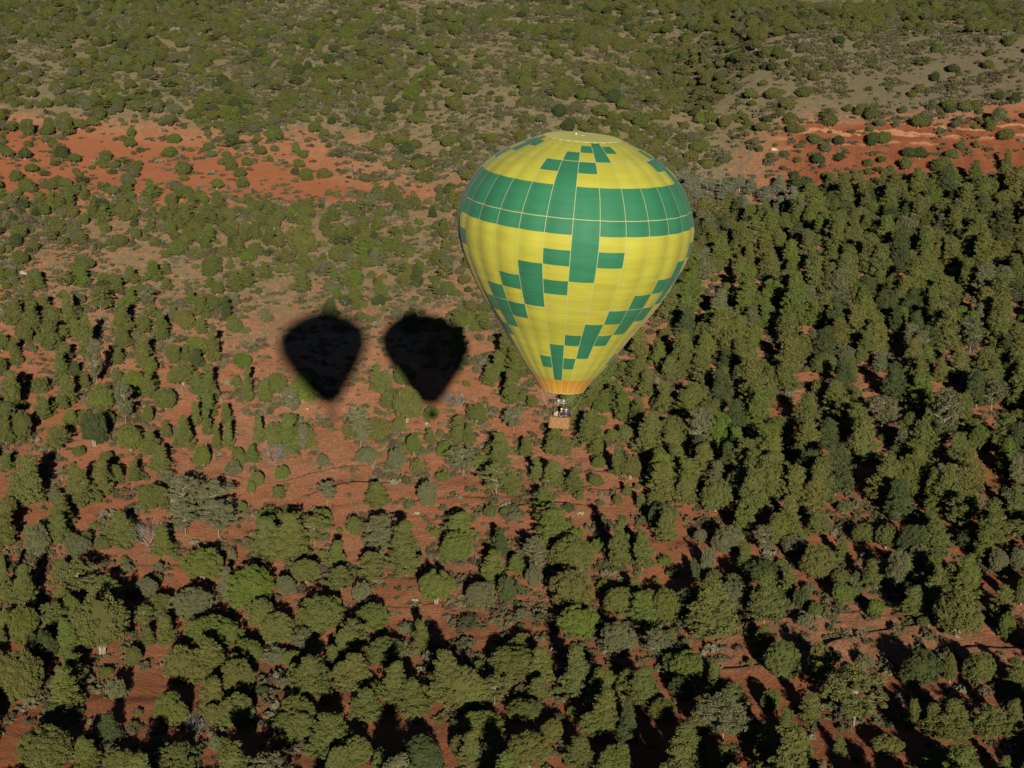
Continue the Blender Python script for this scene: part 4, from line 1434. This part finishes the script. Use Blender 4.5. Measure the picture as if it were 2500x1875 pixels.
def person(label, loc, yaw, shirt, hat=None, hair=M_HAIR, H=1.72, arm=(0.5, 0.9)):
    r = bpy.data.objects.new('person', None); COL.objects.link(r)
    r['label'] = label; r['category'] = 'person'
    s = H / 1.75
    # joints, facing -y
    J = {'pel': (0, 0, .95), 'wai': (0, 0, 1.10), 'che': (0, .0, 1.32), 'nec': (0, -.01, 1.48), 'hd0': (0, -.03, 1.56), 'hd1': (0, -.03, 1.66),
         'hl': (-.10, 0, .90), 'kl': (-.11, -.03, .50), 'al': (-.11, .02, .09), 'tl': (-.12, -.14, .03),
         'hr': (.10, 0, .90), 'kr': (.11, -.03, .50), 'ar': (.11, .02, .09), 'tr': (.12, -.14, .03),
         'sl': (-.19, .0, 1.40), 'el': (-.27, -.06, 1.14), 'wl': (-.20, -.30, 1.08 + .12 * arm[0]), 'pl': (-.17, -.38, 1.09 + .12 * arm[0]),
         'sr': (.19, .0, 1.40), 'er': (.27, -.06, 1.14), 'wr': (.20, -.30, 1.08 + .12 * arm[1]), 'pr': (.17, -.38, 1.09 + .12 * arm[1])}
    names = list(J); ix = {n: i for i, n in enumerate(names)}
    E = [('pel', 'wai'), ('wai', 'che'), ('che', 'nec'), ('nec', 'hd0'), ('hd0', 'hd1'), ('pel', 'hl'), ('hl', 'kl'), ('kl', 'al'), ('al', 'tl'), ('pel', 'hr'), ('hr', 'kr'), ('kr', 'ar'), ('ar', 'tr'),
         ('che', 'sl'), ('sl', 'el'), ('el', 'wl'), ('wl', 'pl'), ('che', 'sr'), ('sr', 'er'), ('er', 'wr'), ('wr', 'pr')]
    rad = {'pel': (.15, .11), 'wai': (.13, .10), 'che': (.15, .11), 'nec': .055, 'hd0': (.072, .085), 'hd1': (.078, .092), 'hl': .085, 'kl': .06, 'al': .042, 'tl': .04,
           'hr': .085, 'kr': .06, 'ar': .042, 'tr': .04, 'sl': .06, 'el': .042, 'wl': .028, 'pl': (.035, .018), 'sr': .06, 'er': .042, 'wr': .028, 'pr': (.035, .018)}
    skin_body('body', [tuple(c * s for c in J[n]) for n in names], [(ix[a], ix[b]) for a, b in E], [rad[n] for n in names], M_SKIN, r)
    def cloth(nm, keys, edges, grow, mat, ends=None):
        k2 = {n: i for i, n in enumerate(keys)}
        P = []
        for n in keys:
            p = Vector(J[n])
            if ends and n in ends:
                q = Vector(J[ends[n][0]]); p = p.lerp(q, ends[n][1])
            P.append(tuple(p * s))
        R_ = []
        for n in keys:
            q = rad[n]; q = q if isinstance(q, tuple) else (q, q)
            R_.append((q[0] + grow, q[1] + grow))
        skin_body(nm, P, [(k2[a], k2[b]) for a, b in edges], R_, mat, r)
    cloth('shirt', ['pel', 'wai', 'che', 'nec', 'sl', 'el', 'wl', 'sr', 'er', 'wr'],
          [('pel', 'wai'), ('wai', 'che'), ('che', 'nec'), ('che', 'sl'), ('sl', 'el'), ('el', 'wl'), ('che', 'sr'), ('sr', 'er'), ('er', 'wr')], .018, shirt,
          {'nec': ('che', .35), 'wl': ('el', .12), 'wr': ('er', .12)})
    cloth('trousers', ['pel', 'hl', 'kl', 'al', 'hr', 'kr', 'ar'], [('pel', 'hl'), ('hl', 'kl'), ('kl', 'al'), ('pel', 'hr'), ('hr', 'kr'), ('kr', 'ar')], .022, M_JEAN)
    # five fingers on each hand
    for sd, w in ((-1, 'pl'), (1, 'pr')):
        hm_ = MB(); c = Vector(J[w]) * s
        for q, ln in enumerate((.055, .068, .072, .065)):
            x0 = c + Vector(((q - 1.5) * .018, -.03, 0))
            hm_.tube([x0, x0 + Vector((0, -ln * .5, -.004)), x0 + Vector((0, -ln * .85, -.028))], [.009, .0085, .007], 5)
        x0 = c + Vector((-sd * .03, .0, 0)); hm_.tube([x0, x0 + Vector((-sd * .03, -.03, -.008)), x0 + Vector((-sd * .03, -.055, -.018))], [.011, .010, .008], 5)
        link('hand_fingers', hm_.mesh('hand_fingers', M_SKIN, True), r)
    # face
    fm = MB(); hc = Vector((0, -.03, 1.63)) * s
    fm.tube([hc + Vector((0, -.085, .012)), hc + Vector((0, -.112, -.022))], [.010, .014], 6)
    for sd in (-1, 1):
        fm.tube([hc + Vector((sd * .082, .005, .015)), hc + Vector((sd * .088, .012, -.025))], [.016, .012], 6)
    link('nose_and_ears', fm.mesh('nose_and_ears', M_SKIN, True), r)
    em = MB()
    for sd in (-1, 1):
        em.box(hc + Vector((sd * .032, -.090, .012)), (.022, .012, .010))
    em.box(hc + Vector((0, -.090, -.048)), (.045, .010, .009))
    link('eyes_and_mouth', em.mesh('eyes_and_mouth', M_HAIR), r)
    hr = MB()
    if hat:
        hr.lathe([(.098, .018), (.101, .05), (.085, .095), (.05, .118), (.0, .124)], 16, tuple(hc))
        V = [hc + Vector((.085 * math.cos(t), -.055 + -.11 * abs(math.sin(t)), .022)) for t in np.linspace(math.pi, 2 * math.pi, 9)]
        hr.add(V + [v + Vector((0, 0, -.008)) for v in V], [tuple(range(9)), tuple(range(17, 8, -1))] + [(i, i + 9, i + 10, i + 1) for i in range(8)])
        link('cap', hr.mesh('cap', hat, True), r)
    h2 = MB(); h2.lathe([(.088, -.055), (.096, -.01), (.097, .03), (.083, .085), (.045, .112), (0, .117)], 16, tuple(hc + Vector((0, .014, .0))))
    link('hair', h2.mesh('hair', hair, True), r)
    # stand it in the basket
    M = balloon.matrix_world @ Matrix.Translation((loc[0], loc[1], ZB + .045)) @ Matrix.Rotation(yaw, 4, 'Z')
    r.matrix_world = M
    return r


person('person in a white cap and dark navy top, in the middle of the basket', (.10, -.22, 0), .15, M_DARK, hat=M_WHITE, arm=(.9, 1.2))
person('person in a dusky purple top with pale cap at the right end of the basket', (.52, -.10, 0), -.5, M_PURP, hat=M_WHITE, H=1.66, arm=(.6, 1.3))
person('person in a beige jacket at the left of the basket, bareheaded', (-.30, -.30, 0), .5, M_BEIGE, H=1.64, arm=(1.0, .7))

# ------------------------------------------------------------------ the balloon the photograph is taken from: its shadow lies at the left
B2 = Matrix.Translation((-1.62, -1.05, HC + 1.95)) @ Matrix.Rotation(math.radians(-6.0), 4, 'Y')
SC2 = 1.08
balloon2 = build_balloon(Vector((-1.62, -1.05, HC + 1.95)), Matrix.Rotation(math.radians(-6.0), 3, 'Y'), SC2,
                         'hot air balloon that casts the left one of the two dark rounded shadows')
lay_envelope(balloon2, individual=False)
lay_basket(balloon2, -2.08)

# ------------------------------------------------------------------ labels
ORD = ['leftmost', 'second from the left', 'third from the left', 'fourth from the left', 'fifth from the left', 'sixth from the left', 'seventh from the left', 'eighth from the left', 'ninth from the left', 'tenth from the left']
NUM = {2: 'two', 3: 'three', 4: 'four', 5: 'five', 6: 'six', 7: 'seven', 8: 'eight', 9: 'nine', 10: 'ten', 11: 'eleven', 12: 'twelve'}


def zone(u, v):
    if v < 100:
        return ('on the hilltop at the left edge' if u < 350 else 'on the hilltop beside the pale clearing' if u < 900 else 'on the skyline above the balloon' if u < 1500 else
                'along the mesa rim left of centre' if u < 1950 else 'along the mesa rim at the far right')
    if v < 300:
        return ('high on the left hillside' if u < 400 else 'on the thick green left hillside' if u < 800 else 'on the slope up and left of the balloon' if u < 1180 else 'on the slope above the balloon' if u < 1560 else
                'in the gully right of the balloon top' if u < 1900 else 'on the open grey slope' if u < 2220 else 'on the grey slope at the right edge')
    if v < 470:
        return ('on the red soil at the left edge' if u < 260 else 'on the red hillside patch' if u < 560 else 'at the right end of the red hillside patch' if u < 850 else 'left of the balloon band' if u < 1200 else
                'right of the balloon band' if u < 1900 else 'on the red cliff' if u < 2220 else 'on the red cliff near the right edge')
    if v < 620:
        return ('below the red hillside patch, far left' if u < 260 else 'below the red hillside patch' if u < 560 else 'above the two shadows' if u < 850 else 'between the right shadow and green band' if u < 1200 else
                'beside the balloon right of its yellow side' if u < 1900 else 'in the tree line under the red cliff' if u < 2220 else 'in the tree line, far right')
    if v < 780:
        return ('on the slope at the far left edge' if u < 220 else 'on the slope left of the left shadow' if u < 450 else 'just up and left of the left shadow' if u < 700 else 'just above the two shadows' if u < 950 else
                'between right shadow and balloon' if u < 1250 else 'right of the lower balloon' if u < 1800 else 'in the dense right-hand wood' if u < 2150 else 'in the dense wood at the right edge')
    if v < 930:
        return ('at the left edge level with the shadows' if u < 220 else 'in the cypress stand far left of the shadows' if u < 450 else 'beside the left shadow' if u < 720 else 'between the two shadows' if u < 950 else
                'right of the right shadow' if u < 1300 else 'right of the orange skirt' if u < 1750 else 'in the mid right wood' if u < 2120 else 'in the mid wood at the right edge')
    if v < 1070:
        return ('at the left edge below shadow level' if u < 200 else 'in the cypress stand left of centre' if u < 430 else 'in the thin stand left of the left shadow tip' if u < 640 else 'under the left shadow' if u < 860 else
                'under the right shadow' if u < 1120 else 'left of the wicker basket' if u < 1340 else 'right of the wicker basket' if u < 1600 else 'in the lower right wood' if u < 1950 else 'in the lower wood near the right edge')
    if v < 1230:
        return ('at the left edge above the dirt track' if u < 200 else 'in the trees above the dirt track' if u < 450 else 'at the edge of the ledge clearing' if u < 700 else 'on the red ledge clearing' if u < 950 else
                'right of the ledge clearing' if u < 1180 else 'below the wicker basket' if u < 1420 else 'down and right of the basket' if u < 1700 else 'in the wood above the terraces' if u < 2100 else 'at the right edge above the terraces')
    if v < 1370:
        return ('at the left end of the dirt track' if u < 220 else 'by the bare grey shrub' if u < 430 else 'on the dirt track' if u < 700 else 'right of the dirt track' if u < 900 else 'above the red glade' if u < 1150 else
                'above the round bright juniper' if u < 1450 else 'left of the terraces' if u < 1750 else 'just above the terraces' if u < 2100 else 'above the terraces at the right edge')
    if v < 1520:
        return ('below the track at the left edge' if u < 220 else 'below the dirt track' if u < 450 else 'beside the two round bright junipers' if u < 700 else 'at the left rim of the red glade' if u < 950 else
                'on the red glade' if u < 1250 else 'right of the red glade' if u < 1550 else 'at the left end of the terraces' if u < 1850 else 'on the ploughed-looking terraces' if u < 2200 else 'on the terraces at the right edge')
    if v < 1700:
        return ('in the shade at the lower left' if u < 260 else 'in the lower left grove' if u < 560 else 'in the lower grove left of centre' if u < 850 else 'below the red glade' if u < 1150 else 'in the lower centre grove' if u < 1450 else
                'left of the lower red bank' if u < 1720 else 'beside the lower red bank' if u < 2000 else 'below the terraces' if u < 2250 else 'below the terraces at the right edge')
    return ('in the bottom left corner' if u < 260 else 'along the bottom edge, left' if u < 560 else 'along the bottom edge left of centre' if u < 850 else 'along the bottom edge near the middle' if u < 1150 else
            'on the bottom edge, middle' if u < 1450 else 'along the bottom edge right of centre' if u < 1750 else 'along the bottom edge, right' if u < 2100 else 'in the bottom right corner')


CAT = {'juniper': 'tree', 'pinyon pine': 'tree', 'cypress': 'tree', 'scrub bush': 'bush', 'leafless shrub': 'bush', 'prickly pear clump': 'cactus', 'sandstone boulder': 'boulder', 'dry grass tuft': 'grass'}
GRP = {'juniper': 'junipers of the valley wood', 'pinyon pine': 'pinyon pines of the valley wood', 'cypress': 'tall narrow cypresses', 'scrub bush': 'low scrub bushes', 'leafless shrub': 'bare leafless shrubs',
       'prickly pear clump': 'prickly pear clumps on red soil', 'sandstone boulder': 'boulders lying on the slopes', 'dry grass tuft': 'grass tufts on the glade'}
buckets = {}
for o, p, sp in LAB:
    w = WORD[p[6]] if sp in ('juniper', 'pinyon pine', 'cypress', 'scrub bush') else {'leafless shrub': 'grey', 'prickly pear clump': 'pale', 'sandstone boulder': 'pale', 'dry grass tuft': 'tan'}[sp]
    buckets.setdefault((sp, w, zone(p[7], p[8])), []).append((p[7], p, o))
for (sp, w, zn), L_ in buckets.items():
    L_.sort(key=lambda t: t[0])
    areas = [q[1][3] for q in L_]
    for k, (u, p, o) in enumerate(L_):
        n = len(L_)
        if n == 1:
            t = f'{w} {sp} {zn}'
            if len(t.split()) < 4:
                t = 'single ' + t
        else:
            t = f'{w} {sp} {zn}, {ORD[k] if k < 10 and k < n - 1 else "rightmost" if k == n - 1 else "one"} of {NUM.get(n, "many")}'
        words = t.split()
        if len(words) > 16:
            t = t.replace(' from the left', '').replace('the ', '', 1)
        o['label'] = t
        o['category'] = CAT[sp]
        o['group'] = GRP[sp]
